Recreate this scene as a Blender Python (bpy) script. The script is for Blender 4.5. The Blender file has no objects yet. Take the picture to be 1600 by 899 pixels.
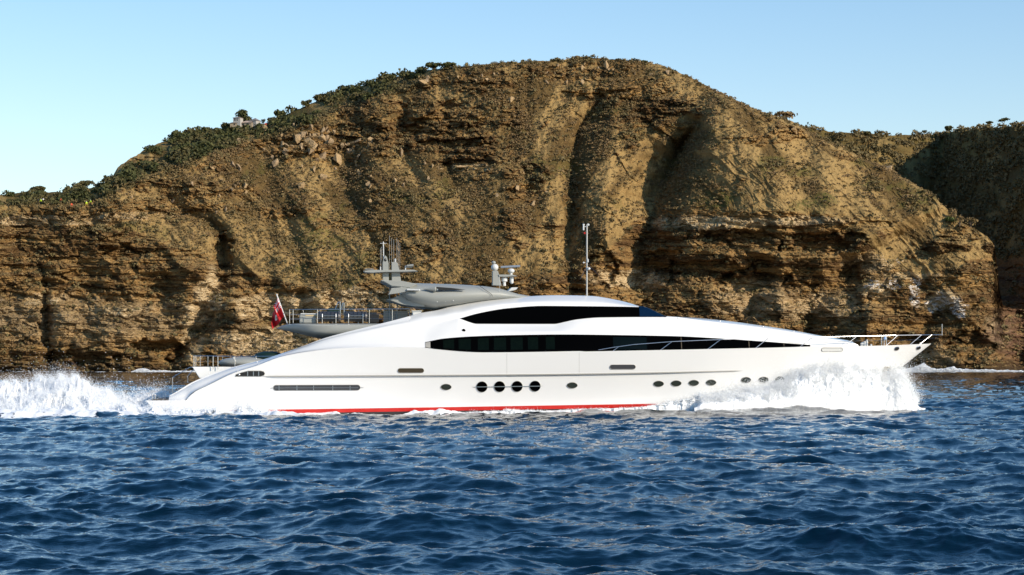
import bpy, bmesh, math, random
import numpy as np
from mathutils import Vector, Matrix
R = math.radians
SC = bpy.context.scene
COL = SC.collection

# ------------------------------------------------------------------ camera, sky, sun, exposure
FPX, HOR, CAMH = 3529.0, 565.0, 3.15          # focal length in photo pixels, horizon row, eye height in metres
cam = bpy.data.objects.new('camera', bpy.data.cameras.new('camera'))
COL.objects.link(cam)
cam.location = (0, 0, CAMH)
cam.rotation_euler = (R(90), 0, 0)
cam.data.sensor_width = 36
cam.data.lens = 36 * FPX / 1600
cam.data.shift_y = (HOR - 449.5) / 1600
cam.data.clip_start = 0.5
cam.data.clip_end = 20000
SC.camera = cam

SUN_AZ, SUN_EL = 54.0, 25.0                   # degrees to the right of straight behind the camera; elevation
SUND = Vector((math.sin(R(SUN_AZ)) * math.cos(R(SUN_EL)), -math.cos(R(SUN_AZ)) * math.cos(R(SUN_EL)), math.sin(R(SUN_EL))))
world = bpy.data.worlds.new('World')
SC.world = world
world.use_nodes = True
wn = world.node_tree.nodes
sky = wn.new('ShaderNodeTexSky')
sky.sky_type = 'NISHITA'
sky.sun_disc = False
sky.sun_elevation = R(SUN_EL)
sky.sun_rotation = R(180 - SUN_AZ)
sky.air_density = 1.0
sky.dust_density = 0.4
sky.ozone_density = 2.4
tint = wn.new('ShaderNodeMix'); tint.data_type = 'RGBA'; tint.blend_type = 'MULTIPLY'; tint.inputs[0].default_value = 1
tco = wn.new('ShaderNodeTexCoord'); sep = wn.new('ShaderNodeSeparateXYZ'); hi = wn.new('ShaderNodeMapRange'); grad = wn.new('ShaderNodeMix')
grad.data_type = 'RGBA'; grad.inputs[6].default_value = (1.03, 1.04, 1.06, 1); grad.inputs[7].default_value = (.40, .80, 1.02, 1)   # the clear sky deepens with height
hi.inputs[1].default_value = .10; hi.inputs[2].default_value = .42
world.node_tree.links.new(tco.outputs['Generated'], sep.inputs[0]); world.node_tree.links.new(sep.outputs[2], hi.inputs[0])
world.node_tree.links.new(hi.outputs[0], grad.inputs[0]); world.node_tree.links.new(grad.outputs[2], tint.inputs[7])
world.node_tree.links.new(sky.outputs[0], tint.inputs[6])
world.node_tree.links.new(tint.outputs[2], wn['Background'].inputs[0])
wn['Background'].inputs[1].default_value = 0.145
sun = bpy.data.objects.new('sun', bpy.data.lights.new('sun', 'SUN'))
COL.objects.link(sun)
sun.data.energy = 4.7
sun.data.angle = R(0.5)
sun.data.color = (1.0, 0.87, 0.70)
sun.rotation_euler = SUND.to_track_quat('Z', 'Y').to_euler()
SC.view_settings.view_transform = 'Standard'
SC.view_settings.look = 'None'
SC.view_settings.exposure = 0.14
SC.view_settings.gamma = 1
SC.cycles.max_bounces = 8
SC.cycles.diffuse_bounces = 6
SC.cycles.glossy_bounces = 3
SC.cycles.transparent_max_bounces = 12
SC.cycles.use_denoising = True

# ------------------------------------------------------------------ small helpers
def tag(o, label=None, cat=None, group=None, kind=None):
    if label: o['label'] = label
    if cat: o['category'] = cat
    if group: o['group'] = group
    if kind: o['kind'] = kind
    return o

def empty(name, loc=(0, 0, 0), rz=0.0, parent=None):
    o = bpy.data.objects.new(name, None)
    COL.objects.link(o)
    o.location = loc
    o.rotation_euler = (0, 0, rz)
    if parent: o.parent = parent
    return o

def np_mesh(name, V, F, mat, smooth=False, parent=None, attrs=None, quads=True):
    """V (n,3) and F (m,4) or (m,3) arrays become one mesh object"""
    V = np.asarray(V, dtype=np.float32); F = np.asarray(F, dtype=np.int32)
    me = bpy.data.meshes.new(name)
    me.vertices.add(len(V)); me.vertices.foreach_set('co', V.ravel())
    k = F.shape[1]
    me.loops.add(F.size); me.loops.foreach_set('vertex_index', F.ravel())
    me.polygons.add(len(F))
    me.polygons.foreach_set('loop_start', np.arange(0, F.size, k, dtype=np.int32))
    me.polygons.foreach_set('loop_total', np.full(len(F), k, dtype=np.int32))
    me.update(calc_edges=True)
    me.polygons.foreach_set('use_smooth', np.full(len(F), bool(smooth)))
    for an, av in (attrs or {}).items():
        a = me.attributes.new(an, 'FLOAT', 'POINT')
        a.data.foreach_set('value', np.asarray(av, dtype=np.float32).ravel())
    if mat: me.materials.append(mat)
    o = bpy.data.objects.new(name, me)
    COL.objects.link(o)
    if parent: o.parent = parent
    return o

def grid_faces(nr, nc):
    i = np.arange(nr - 1)[:, None] * nc + np.arange(nc - 1)[None, :]
    return np.stack([i, i + 1, i + nc + 1, i + nc], -1).reshape(-1, 4)

def bm_obj(name, bm, mat, parent=None, smooth=True, angle=35):
    bmesh.ops.recalc_face_normals(bm, faces=bm.faces)
    me = bpy.data.meshes.new(name)
    bm.to_mesh(me); bm.free()
    me.polygons.foreach_set('use_smooth', np.full(len(me.polygons), bool(smooth)))
    if smooth: me.set_sharp_from_angle(angle=R(angle))
    for m in (mat if isinstance(mat, (list, tuple)) else [mat]): me.materials.append(m)
    o = bpy.data.objects.new(name, me)
    COL.objects.link(o)
    if parent: o.parent = parent
    return o

def curve(pts):
    """monotone cubic through (x, y) points"""
    p = np.array(sorted(pts), dtype=float); x, y = p[:, 0], p[:, 1]
    h = np.diff(x); d = np.diff(y) / h
    m = np.zeros_like(y); m[0], m[-1] = d[0], d[-1]
    for i in range(1, len(x) - 1):
        if d[i - 1] * d[i] > 0:
            w1, w2 = 2 * h[i] + h[i - 1], h[i] + 2 * h[i - 1]
            m[i] = (w1 + w2) / (w1 / d[i - 1] + w2 / d[i])
    def f(q):
        q = np.asarray(q, dtype=float)
        i = np.clip(np.searchsorted(x, q) - 1, 0, len(h) - 1)
        t = np.clip((q - x[i]) / h[i], 0, 1)
        return (y[i] * (2*t**3 - 3*t**2 + 1) + h[i] * m[i] * (t**3 - 2*t**2 + t)
                + y[i+1] * (-2*t**3 + 3*t**2) + h[i] * m[i+1] * (t**3 - t**2))
    return f

_rt = {}
def vn(x, y, seed=0):
    """value noise, -1..1"""
    if seed not in _rt: _rt[seed] = np.random.RandomState(seed + 77).uniform(-1, 1, (256, 256)).astype(np.float32)
    T = _rt[seed]
    xi = np.floor(x).astype(np.int64); yi = np.floor(y).astype(np.int64)
    fx = (x - xi).astype(np.float32); fy = (y - yi).astype(np.float32)
    fx = fx*fx*fx*(fx*(fx*6-15)+10); fy = fy*fy*fy*(fy*(fy*6-15)+10)
    a = T[xi & 255, yi & 255]; b = T[(xi+1) & 255, yi & 255]
    c = T[xi & 255, (yi+1) & 255]; d = T[(xi+1) & 255, (yi+1) & 255]
    return a + (b-a)*fx + (c-a)*fy + (a-b-c+d)*fx*fy

def fbm(x, y, octv=4, seed=0, gain=0.5, ridged=False):
    s = 0; a = 1.0; tot = 0
    for o in range(octv):
        ca, sa = math.cos(0.6*o), math.sin(0.6*o)
        n = vn((x*ca - y*sa) * 2**o + 13.7*o, (x*sa + y*ca) * 2**o - 7.1*o, seed + o)
        if ridged: n = 1 - 2*np.abs(n)
        s = s + n*a; tot += a; a *= gain
    return s / tot

def worley(x, y, seed=0):
    """F1 distance, F2-F1 and a random value per cell"""
    rs = np.random.RandomState(seed + 991)
    JX = rs.rand(128, 128).astype(np.float32); JY = rs.rand(128, 128).astype(np.float32); VV = rs.uniform(-1, 1, (128, 128)).astype(np.float32)
    xi = np.floor(x).astype(np.int64); yi = np.floor(y).astype(np.int64)
    f1 = np.full(x.shape, 9.0, np.float32); f2 = f1.copy(); val = np.zeros(x.shape, np.float32)
    for i in (-1, 0, 1):
        for j in (-1, 0, 1):
            cx, cy = (xi + i) & 127, (yi + j) & 127
            d = np.hypot(xi + i + JX[cx, cy] - x, yi + j + JY[cx, cy] - y).astype(np.float32)
            nf = d < f1
            f2 = np.where(nf, f1, np.minimum(f2, d)); val = np.where(nf, VV[cx, cy], val); f1 = np.where(nf, d, f1)
    return f1, f2 - f1, val

def sst(a, b, x):
    t = np.clip((x - a) / (b - a), 0, 1)
    return t*t*(3 - 2*t)

def mat(name, base=(0.8, 0.8, 0.8), rough=0.5, metal=0.0, spec=0.5, coat=0.0, ior=1.5, var=0.0, vscale=4.0, bump=0.0):
    """principled material with a little procedural variation in colour and relief"""
    m = bpy.data.materials.new(name); m.use_nodes = True
    nt = m.node_tree; b = nt.nodes['Principled BSDF']
    b.inputs['Base Color'].default_value = (*base, 1); b.inputs['Roughness'].default_value = rough
    b.inputs['Metallic'].default_value = metal; b.inputs['Specular IOR Level'].default_value = spec
    b.inputs['Coat Weight'].default_value = coat; b.inputs['IOR'].default_value = ior
    if var or bump:
        tc = nt.nodes.new('ShaderNodeTexCoord'); nz = nt.nodes.new('ShaderNodeTexNoise')
        nz.inputs['Scale'].default_value = vscale; nz.inputs['Detail'].default_value = 5
        nt.links.new(tc.outputs['Object'], nz.inputs['Vector'])
        if var:
            mx = nt.nodes.new('ShaderNodeMix'); mx.data_type = 'RGBA'
            mx.inputs[6].default_value = (*[c*(1-var) for c in base], 1); mx.inputs[7].default_value = (*[min(1, c*(1+var)) for c in base], 1)
            nt.links.new(nz.outputs['Fac'], mx.inputs[0]); nt.links.new(mx.outputs[2], b.inputs['Base Color'])
        if bump:
            bp = nt.nodes.new('ShaderNodeBump'); bp.inputs['Strength'].default_value = 1; bp.inputs['Distance'].default_value = bump
            nt.links.new(nz.outputs['Fac'], bp.inputs['Height']); nt.links.new(bp.outputs[0], b.inputs['Normal'])
    return m

class NT:
    """short-hand for building node materials"""
    def __init__(s, name):
        s.m = bpy.data.materials.new(name); s.m.use_nodes = True
        s.t = s.m.node_tree; s.b = s.t.nodes['Principled BSDF']
    def n(s, typ, **kw):
        nd = s.t.nodes.new('ShaderNode' + typ)
        for k, v in kw.items(): setattr(nd, k, v)
        return nd
    def l(s, a, b): s.t.links.new(a, b)
    def attr(s, name): nd = s.n('Attribute'); nd.attribute_name = name; return nd.outputs['Fac']
    def noise(s, vec, scale, detail=6, rough=0.55, dist=0.0, xyz=None):
        if xyz:
            mp = s.n('Mapping'); mp.inputs['Scale'].default_value = xyz; s.l(vec, mp.inputs['Vector']); vec = mp.outputs[0]
        nd = s.n('TexNoise'); nd.inputs['Scale'].default_value = scale; nd.inputs['Detail'].default_value = detail
        nd.inputs['Roughness'].default_value = rough; nd.inputs['Distortion'].default_value = dist
        s.l(vec, nd.inputs['Vector']); return nd.outputs['Fac']
    def ramp(s, fac, lo, hi, a=0.0, b=1.0):
        nd = s.n('MapRange'); nd.inputs[1].default_value = lo; nd.inputs[2].default_value = hi
        nd.inputs[3].default_value = a; nd.inputs[4].default_value = b; s.l(fac, nd.inputs[0]); return nd.outputs[0]
    def mix(s, fac, A, B):
        nd = s.n('Mix'); nd.data_type = 'RGBA'
        for v, i in ((fac, 0), (A, 6), (B, 7)):
            if isinstance(v, (int, float)): nd.inputs[i].default_value = v
            elif isinstance(v, tuple): nd.inputs[i].default_value = (*v, 1)
            else: s.l(v, nd.inputs[i])
        return nd.outputs[2]
    def math(s, op, a, b=0.0):
        nd = s.n('Math'); nd.operation = op
        for v, i in ((a, 0), (b, 1)):
            if isinstance(v, (int, float)): nd.inputs[i].default_value = v
            else: s.l(v, nd.inputs[i])
        return nd.outputs[0]
# ------------------------------------------------------------------ the hill: one headland and the hillside across the valley
def P3(K, M, Y):
    """photo column, row and distance in metres to a point of the place"""
    return np.stack([(K - 800) / FPX * Y, Y, CAMH + (HOR - M) / FPX * Y], -1)

def seg_dist(K, M, pts):
    """distance to a polyline, signed side (+ right) and position along it"""
    best = np.full(K.shape, 1e9); side = np.zeros(K.shape); al = np.zeros(K.shape)
    n = len(pts) - 1
    for i in range(n):
        (x0, y0), (x1, y1) = pts[i], pts[i+1]
        dx, dy = x1-x0, y1-y0
        t = np.clip(((K-x0)*dx + (M-y0)*dy) / (dx*dx + dy*dy), 0, 1)
        ex, ey = K - (x0 + t*dx), M - (y0 + t*dy)
        d = np.hypot(ex, ey*0.8)
        w = d < best
        best = np.where(w, d, best); side = np.where(w, np.sign(ex), side); al = np.where(w, (i + t) / n, al)
    return best, side, al

def line_feature(K, M, pts, w, depth, fade=0.2, skew=1.0, warp=6.0, wl=40.0, grow=0.0):
    """V-shaped gully (negative) or ridge (positive) along a polyline; skew widens the right flank"""
    Kw = K + warp*fbm(K/wl, M/wl, 3, 31); Mw = M + warp*fbm(K/wl, M/wl, 3, 35)
    d, s, al = seg_dist(Kw, Mw, pts)
    ww = np.where(s > 0, w*skew, w)*(1 - grow*(1 - np.clip(al*1.6, 0, 1)))
    return depth * np.exp(-(d/ww)**1.3) * sst(0, fade, al + fade*0.3) * sst(0, fade, 1 - al + fade*0.3)

def blob(K, M, k, m, rk, rm, soft=0.3, seed=5, rough=0.35):
    r = np.hypot((K-k)/rk, (M-m)/rm) + rough*fbm(K/14, M/9, 3, seed)
    return 1 - sst(1 - soft, 1 + soft, r)

SKY_H = curve([(-300,318),(-150,310),(0,304),(50,300),(100,300),(150,292),(172,280),(185,262),(200,249),(240,229),(280,215),(330,205),(380,198),(420,193),(450,178),(500,157),
               (550,138),(600,126),(670,110),(720,104),(800,97),(860,94),(920,90),(960,92),(1010,96),(1050,109),(1100,131),(1150,156),(1200,178),
               (1240,192),(1283,215),(1317,229),(1345,245),(1392,267),(1411,278),(1445,297),(1472,320),(1500,345),(1528,360),(1548,376),(1554,388),
               (1558,420),(1562,452),(1568,478),(1600,484),(1750,492),(1900,500)])
CREST = curve([(-300,330),(-150,326),(0,322),(120,319),(160,310),(200,290),(253,268),(337,238),(388,220),(450,206),(475,197),(540,165),(634,137),(660,122),(700,95),(760,60),(1900,0)])
CLIFF = curve([(-300,332),(0,338),(150,345),(230,360),(300,395),(420,440),(520,455),(600,440),(700,440),(850,430),(950,400),(1000,350),(1100,338),(1200,335),
               (1310,350),(1380,400),(1450,425),(1545,400),(1600,380),(1900,380)])
ORANGE = [(222, 250, 40, 30)]
OUTC = [(490,222,95,26,1.0),(585,215,40,34,1.0),(560,180,30,18,.9),(690,200,75,36,1.0),(735,240,55,30,1.0),(660,130,25,10,.8),(745,128,60,14,.8),
        (910,112,70,18,.7),(985,142,70,20,.7),(1040,165,50,20,.9),(1000,190,60,14,.7),(330,262,30,10,.8),(300,295,40,14,.8),(810,300,30,14,.7),
        (1235,205,30,14,.9),(1180,215,40,10,.7),(590,300,22,20,.6),(380,300,30,12,.6),(120,335,120,12,.8),(250,325,100,12,.7),(640,390,60,12,.6),(560,350,60,10,.6),
        (1480,385,40,9,.8),(1240,350,90,14,.9),(450,330,50,10,.6),(860,360,30,10,.5),(1330,240,30,8,.5)]
CAVES = [(250,545,38,16,7),(190,395,30,12,4),(210,470,60,10,2.5),(130,560,60,12,3.5),(1160,372,60,10,3.5),(1290,378,60,16,5),(1110,420,60,14,5),(1035,410,30,22,6),
         (940,420,25,25,5),(1180,440,60,16,4),(1330,430,20,14,3),(1420,540,30,16,4),(1520,540,30,20,5),(1280,500,26,16,4),(570,480,14,10,2),
         (760,425,14,8,1.5),(640,200,30,16,4),(700,225,60,8,3),(735,255,50,5,2),(905,150,40,8,2),(350,400,14,30,5),(70,500,10,40,4),
         (575,200,16,14,3),(90,445,24,10,2.5),(1370,350,26,6,2)]

def hill_fields(K, M):
    xs = (K - 800) * 0.2; zs = (HOR - M) * 0.2
    wv = 9*fbm(xs/20, zs/20, 4, 3)
    wide = 14*fbm(xs/55, zs/55, 3, 90)
    cliff = sst(-7, 9, M - CLIFF(K) + wv*1.4 + wide*.8)
    far = sst(-2, 3, CREST(K) - M + wv*0.15) * (K < 715)
    outc = np.zeros(K.shape)
    for (k, m, rk, rm, s) in OUTC: outc = np.maximum(outc, s*blob(K, M, k, m, rk, rm, .4, 8, .6))
    # scattered small rocky patches on the open slope
    sc = fbm(xs/9, zs/5, 4, 41)
    outc = np.maximum(outc, .7*sst(.34, .5, sc + .22*fbm(xs/50, zs/50, 2, 47)))
    outc = outc * (1 - far)
    orange = blob(K, M, 216, 247, 27, 15, .35, 8, .8) * far
    # strata
    zz = zs + 1.6*fbm(xs/28, zs/40, 3, 12) + 0.02*xs + 0.35*fbm(xs/6, zs/3, 2, 19)
    broke = .5 + .5*sst(-.35, .25, fbm(xs/16, zs/7, 3, 21))
    lay = (vn(zz/2.6, xs/60, 51)*1.0 + vn(zz/1.1, xs/34, 52)*.8 + vn(zz/.45, xs/16, 53)*.6) / 1.6
    return xs, zs, cliff, far, outc, orange, zz, broke, lay

def build_hill():
    nk, nr = 1560, 640
    kk = np.linspace(-260, 1760, nk)
    t = np.linspace(0, 1, nr)
    mb = 590.0
    ms = SKY_H(kk) + (1.2 + 2.2*np.exp(-((kk-215)/45)**2))*fbm(kk/7, kk*0+3, 3, 60) + 1.5*fbm(kk/30, kk*0, 3, 61)*(kk < 1540)
    K = np.repeat(kk[None, :], nr, 0)
    M = mb + (ms[None, :] - mb) * t[:, None]
    xs, zs, cliff, far, outc, orange, zz, broke, lay = hill_fields(K, M)
    # steepness dY/dz everywhere, integrated upward from the waterline
    hard = sst(-.12, .16, lay)
    s_cl = (1-broke)*0.42 + broke*np.where(hard > .5, -0.10 + .2*(1-hard), 0.30 + 1.5*(1-hard)*.72)
    s_sl = 1.02 + .35*fbm(xs/40, zs/30, 3, 14)
    s_oc = np.where(hard > .5, .06, 1.1)
    sig = s_sl*(1-cliff) + s_cl*cliff
    sig = sig*(1-outc*(1-cliff)) + s_oc*outc*(1-cliff)
    sig = np.where(far > 0, sig*(1-far) + far*(3.2 - 1.9*orange), sig)
    yb = 690 + 5*np.sin(kk/170) + 4*fbm(kk/60, kk*0+9, 3, 63)
    yb = yb + 26*sst(1540, 1600, kk)
    # broad slope first, then the ledges as a local (leaking) sum on top of it
    ocb = np.clip(outc, 0, 1)*(1-cliff)
    smo = (s_sl*(1-ocb) + .72*ocb)*(1-cliff) + .42*cliff
    smo = np.where(far > 0, smo*(1-far) + far*(3.2 - 1.9*orange), smo)
    Y = np.empty_like(K); Y[0] = yb; tn = (HOR - M) / FPX
    E = np.zeros_like(K)
    ker = np.hanning(91); ker /= ker.sum()
    for i in range(1, nr):
        dt = tn[i] - tn[i-1]; s = smo[i]
        s = .35*s + .65*np.convolve(np.pad(s, 45, 'edge'), ker, 'valid')
        Y[i] = Y[i-1] + s*Y[i-1]*dt / (1 - s*tn[i])
        E[i] = E[i-1]*.975 + (sig[i] - smo[i])*(1-far[i])*720*dt
    Y = Y + E
    up = 1 - far
    D = np.zeros(K.shape)
    D += line_feature(K, M, [(935,150),(915,190),(898,250),(888,330),(885,400),(895,470),(900,560)], 26, -11, fade=.3, warp=14, wl=55, grow=.6)
    D += line_feature(K, M, [(1085,185),(1060,235),(1020,310),(998,370),(1000,440),(1010,520)], 54, -25, warp=16, wl=50, fade=.30, grow=.66)
    D += line_feature(K, M, [(1095,150),(1120,215),(1180,270),(1260,318),(1325,352),(1350,400)], 58, 14, skew=2.4, fade=.12)
    D += line_feature(K, M, [(250,300),(300,335),(345,360),(352,420),(335,460),(300,520),(255,580)], 15, -8, warp=8)
    D += line_feature(K, M, [(345,480),(318,515),(290,545),(258,580)], 10, -8, warp=4)
    D += line_feature(K, M, [(60,400),(72,470),(76,530),(72,590)], 8, -5, warp=5)
    D += line_feature(K, M, [(700,150),(705,200),(695,250),(720,300)], 15, -5, warp=8)
    D += line_feature(K, M, [(640,160),(625,200),(632,250),(660,300)], 13, -4.5, warp=8)
    D += line_feature(K, M, [(800,120),(815,170),(800,230),(830,300),(870,400)], 20, -4, warp=12)
    D += line_feature(K, M, [(530,250),(560,320),(585,380),(600,450)], 16, -4.5, warp=12)
    D += line_feature(K, M, [(440,330),(470,400),(475,470),(450,560)], 18, -5, warp=12)
    D += line_feature(K, M, [(1200,400),(1180,450),(1150,520)], 30, -8, warp=12)
    D += line_feature(K, M, [(1350,400),(1290,460),(1250,540),(1240,590)], 22, -8, warp=10)
    D += line_feature(K, M, [(1420,430),(1470,480),(1440,540),(1400,590)], 18, -6, warp=10)
    D += line_feature(K, M, [(960,180),(950,240),(945,320),(950,400)], 30, 5, warp=12)
    D += line_feature(K, M, [(1545,385),(1545,440),(1556,500),(1570,580)], 22, -7, warp=6)
    D += line_feature(K, M, [(1380,470),(1340,520),(1330,590)], 24, 6, warp=10)
    for (k, m, rk, rm, d) in CAVES: D -= d*blob(K, M, k, m, rk, rm, .22, 70, .7)
    # erosion: ridges running down the slope, broken rock on the cliffs
    wx = xs + 3.5*fbm(xs/14, zs/14, 3, 80)
    wc = np.exp(-((K-925 + 20*fbm(xs/20, zs/20, 2, 77))/150.)**2)*(1-cliff)
    la, al = (wx + 1.05*zs)*.72, (zs - .8*wx)*.75
    lc, ac = (wx - .25*zs), zs + .2*wx
    def sn(a, b, o, seed, **kw):            # noise drawn out down the fall line, which turns near the summit
        return fbm(la/a, al/b, o, seed, **kw)*(1-wc) + fbm(lc/(a*1.3), ac/(b*.6), o, seed+200, **kw)*wc
    D += up*(2.2*sn(20, 60, 3, 81, ridged=True)*(.6+.8*cliff) + 1.5*sn(6.5, 24, 3, 84, ridged=True))
    D += up*(0.75*sn(2.2, 7, 3, 87, ridged=True)*(1-.6*cliff) + .45*fbm(xs/1.5, zs/1.5, 4, 94))
    rock = np.clip(cliff + outc, 0, 1)
    wx2 = xs + .9*fbm(xs/3, zs/3, 3, 95); wz2 = zs + .7*fbm(xs/3, zs/3, 3, 97)
    f1, e1, v1 = worley(wx2/8.5, wz2/3.0, 1)
    f2, e2, v2 = worley(wx2/3.0, wz2/1.15, 2)
    f3, e3, v3 = worley(wx2/1.1, wz2/.6, 3)
    D += rock*up*(.45*sst(.0, .12, vn(zz/.9, xs/22, 59)) + .30*sst(.0, .15, vn(zz/.42, xs/12, 58)))
    D += rock*up*(1.6*v1 - .5*(1-sst(0, .10, e1))*(v1 > 0) + .75*v2 - .2*(1-sst(0, .14, e2))*(v2 > .2) + .35*v3)
    D += outc*up*(1-cliff)*(1.6*np.maximum(v2, 0) + 1.1*np.maximum(v3, 0))
    D += far*(.9*fbm(xs/5, zs/5, 4, 98) + orange*1.5*v2)
    D += up*2.5*fbm(xs/11, zs/5, 4, 120)*cliff
    edge = sst(1.0, .985, t)[:, None]
    D = D * (0.25 + .75*edge) * (0.4 + .6*sst(0, .03, t))[:, None]
    Y = Y - D
    Y = np.maximum(Y, 655)
    V = P3(K, M, Y)
    # normals for the material masks
    du = np.gradient(V, axis=1); dv = np.gradient(V, axis=0)
    N = np.cross(du, dv); N /= np.linalg.norm(N, axis=2, keepdims=True) + 1e-9
    N *= -np.sign(N[..., 1:2] + 1e-9)
    nz = N[..., 2]
    steep = 1 - sst(.30, .62, nz + .14*fbm(xs/2.2, zs/2.2, 3, 99))
    rockm = np.clip(steep*(.35 + .65*rock) + rock*.45, 0, 1)
    pale = np.zeros(K.shape)
    for (k, m, rk, rm, s) in [(545,470,60,22,1),(430,480,60,20,.9),(330,465,14,42,1),(300,515,16,36,1),(470,535,70,22,1),(400,535,60,24,.8),(985,435,60,13,.9),(1110,348,90,9,.9),(150,500,160,36,.35),
                              (1250,345,70,7,.7),(1290,480,60,22,.55),(1370,410,45,16,.5),(1475,470,26,14,1),(1370,455,26,12,1),(1560,520,20,24,.5),(1440,560,50,22,.45),(20,500,60,30,.4),(730,262,46,5,.8),
                              (560,270,10,30,.3),(1180,470,70,26,.5),(620,478,40,14,.6),(1420,430,40,6,.7),(60,345,130,7,.7),(220,338,110,6,.6),(305,520,12,52,1),(325,465,18,20,1),(460,478,50,14,1),(450,530,60,20,1),(70,470,40,10,.8),(190,485,60,8,.8),(560,468,44,12,1)]:
        pale = np.maximum(pale, 1.25*s*blob(K, M, k, m, rk, rm, .35, 130, .5))
    pale = np.clip(pale, 0, 1)
    layc = sst(-.3, .45, vn(zz/1.5, xs/70, 55)*.6 + vn(zz/.6, xs/26, 56)*.5 + .35*fbm(xs/5, zs/2, 3, 57))
    green = sst(.30, .55, fbm(xs/16, zs/10, 4, 140) + .15*fbm(xs/3, zs/3, 3, 146)) * (1-rock)
    green = np.maximum(green, far*(1-orange)*.35)
    for (k, m, rk, rm) in [(525,378,22,10),(180,358,60,7),(990,210,20,14),(840,270,20,22),(1250,270,26,7),(470,420,20,8),(935,180,14,8),(690,300,14,20),(1360,290,20,8)]:
        green = np.maximum(green, .9*blob(K, M, k, m, rk, rm, .4, 150, .8))
    dry = sst(-.3, .3, sn(6, 30, 4, 160) + .3*sn(1.8, 8, 3, 164) + .3*fbm(xs/30, zs/30, 2, 168))
    white = np.zeros(K.shape)
    for (k, m, rk, rm) in [(1475,475,24,14),(1500,488,14,7),(1430,450,9,22),(1385,445,26,7),(1405,408,12,6)]:
        white = np.maximum(white, blob(K, M, k, m, rk, rm, .25, 170, 1.0)*(v3 > -.3))
    # wet dark band just above the sea
    wet = 1 - sst(1.2, 4.2, V[..., 2] + 1.5*fbm(xs/4, zs/2, 3, 180))
    red = blob(K, M, 1600, 520, 60, 50, .4, 190, .4)*.8
    # back of the hill: the surface rolls over the skyline and goes down behind
    nb = 16
    back = []
    top = V[-1]
    for i in range(1, nb + 1):
        q = i / nb
        b = top.copy(); b[:, 1] += 6*i + 14*i*q*3; b[:, 2] -= .8*i*i*.35 + 1.0*i*q
        back.append(b)
    V = np.concatenate([V, np.stack(back)], 0)
    def ext(a): return np.concatenate([a, np.repeat(a[-1:], nb, 0)], 0)
    o = np_mesh('hill', V.reshape(-1, 3), grid_faces(nr + nb, nk), HILLMAT, smooth=False,
                attrs=dict(rock=ext(rockm), pale=ext(pale), lay=ext(layc), green=ext(green), dry=ext(dry), orange=ext(orange), wet=ext(wet), white=ext(white), red=ext(red)))
    tag(o, 'tall golden brown headland with gullies, layered sea cliff and dry scrub behind the yacht', 'hill', kind='structure')
    return dict(K=K, M=M, P=V[:nr], N=N, rock=rock, far=far, orange=orange, green=green, cliff=cliff, dry=dry, outc=outc, nz=nz)

BSKY = curve([(1100,200),(1240,196),(1300,206),(1350,209),(1400,211),(1450,210),(1480,206),(1530,202),(1600,196),(1700,192),(1900,190),(2200,205),(2700,250)])
def build_back_hill():
    nk, nr = 860, 420
    kk = np.concatenate([np.linspace(1130, 1900, 660), np.linspace(1904, 2700, 200)]); t = np.linspace(0, 1, nr)
    ms = BSKY(kk) + 1.6*fbm(kk/9, kk*0+3, 3, 260)
    K = np.repeat(kk[None], nr, 0); M = 590 + (ms[None] - 590)*t[:, None]
    xs = (K-800)*.24; zs = (HOR-M)*.24
    cl = sst(-8, 10, M - 400 + 9*fbm(xs/20, zs/20, 3, 262))
    lay = vn((zs+1.2*fbm(xs/20, zs/20, 3, 5))/1.8, xs/50, 251) + .6*vn(zs/.8, xs/30, 252)
    sig = (1-cl)*(.95 + .3*fbm(xs/30, zs/30, 3, 263)) + cl*np.where(lay > 0, -.05, .8)
    base = curve([(1130,880),(1300,905),(1400,925),(1468,940),(1520,868),(1600,790),(1700,745),(1800,725),(2100,715),(2700,800)])
    Y = np.empty_like(K); Y[0] = base(kk); tn = (HOR-M)/FPX
    for i in range(1, nr): Y[i] = Y[i-1] + sig[i]*Y[i-1]*(tn[i]-tn[i-1])/(1-sig[i]*tn[i])
    D = 5*fbm(xs/26, zs/50, 3, 265, ridged=True) + 2*fbm(xs/8, zs/16, 3, 268, ridged=True) + .7*fbm(xs/2.5, zs/2.5, 3, 271)
    f1, e1, v1 = worley(xs/5, zs/3, 6)
    D += cl*(1.6*v1 - .8*(1-sst(0, .15, e1)))
    D += line_feature(K, M, [(1560,330),(1640,270),(1750,240)], 26, 8)
    Y = Y - D*(.3 + .7*sst(1, .97, t)[:, None])
    V = P3(K, M, Y)
    du = np.gradient(V, axis=1); dv = np.gradient(V, axis=0)
    N = np.cross(du, dv); N /= np.linalg.norm(N, axis=2, keepdims=True) + 1e-9; N *= -np.sign(N[..., 1:2] + 1e-9)
    z = np.zeros(K.shape)
    back = []
    for i in range(1, 11):
        b = V[-1].copy(); b[:, 1] += 12*i*i*.6; b[:, 2] -= .5*i*i
        back.append(b)
    V2 = np.concatenate([V, np.stack(back)], 0)
    def ext(a): return np.concatenate([a, np.repeat(a[-1:], 10, 0)], 0)
    green = np.clip((1-cl)*(.55 + .6*fbm(xs/12, zs/12, 3, 281)), 0, 1)
    layc = sst(-.4, .5, lay)
    wet = 1 - sst(1.2, 4.0, V[..., 2])
    o = np_mesh('hill', V2.reshape(-1, 3), grid_faces(nr+10, nk), HILLMAT, smooth=True,
                attrs=dict(rock=ext(cl*.8), pale=ext(z), lay=ext(layc), green=ext(green), dry=ext(sst(-.3, .5, fbm(xs/6, zs/6, 4, 283))), orange=ext(z), wet=ext(wet), white=ext(z), red=ext(cl*.4)))
    tag(o, 'farther scrub covered hillside in shade across the little valley', 'hill', kind='structure')
    return dict(K=K, M=M, P=V, N=N, cliff=cl, green=green)

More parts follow.
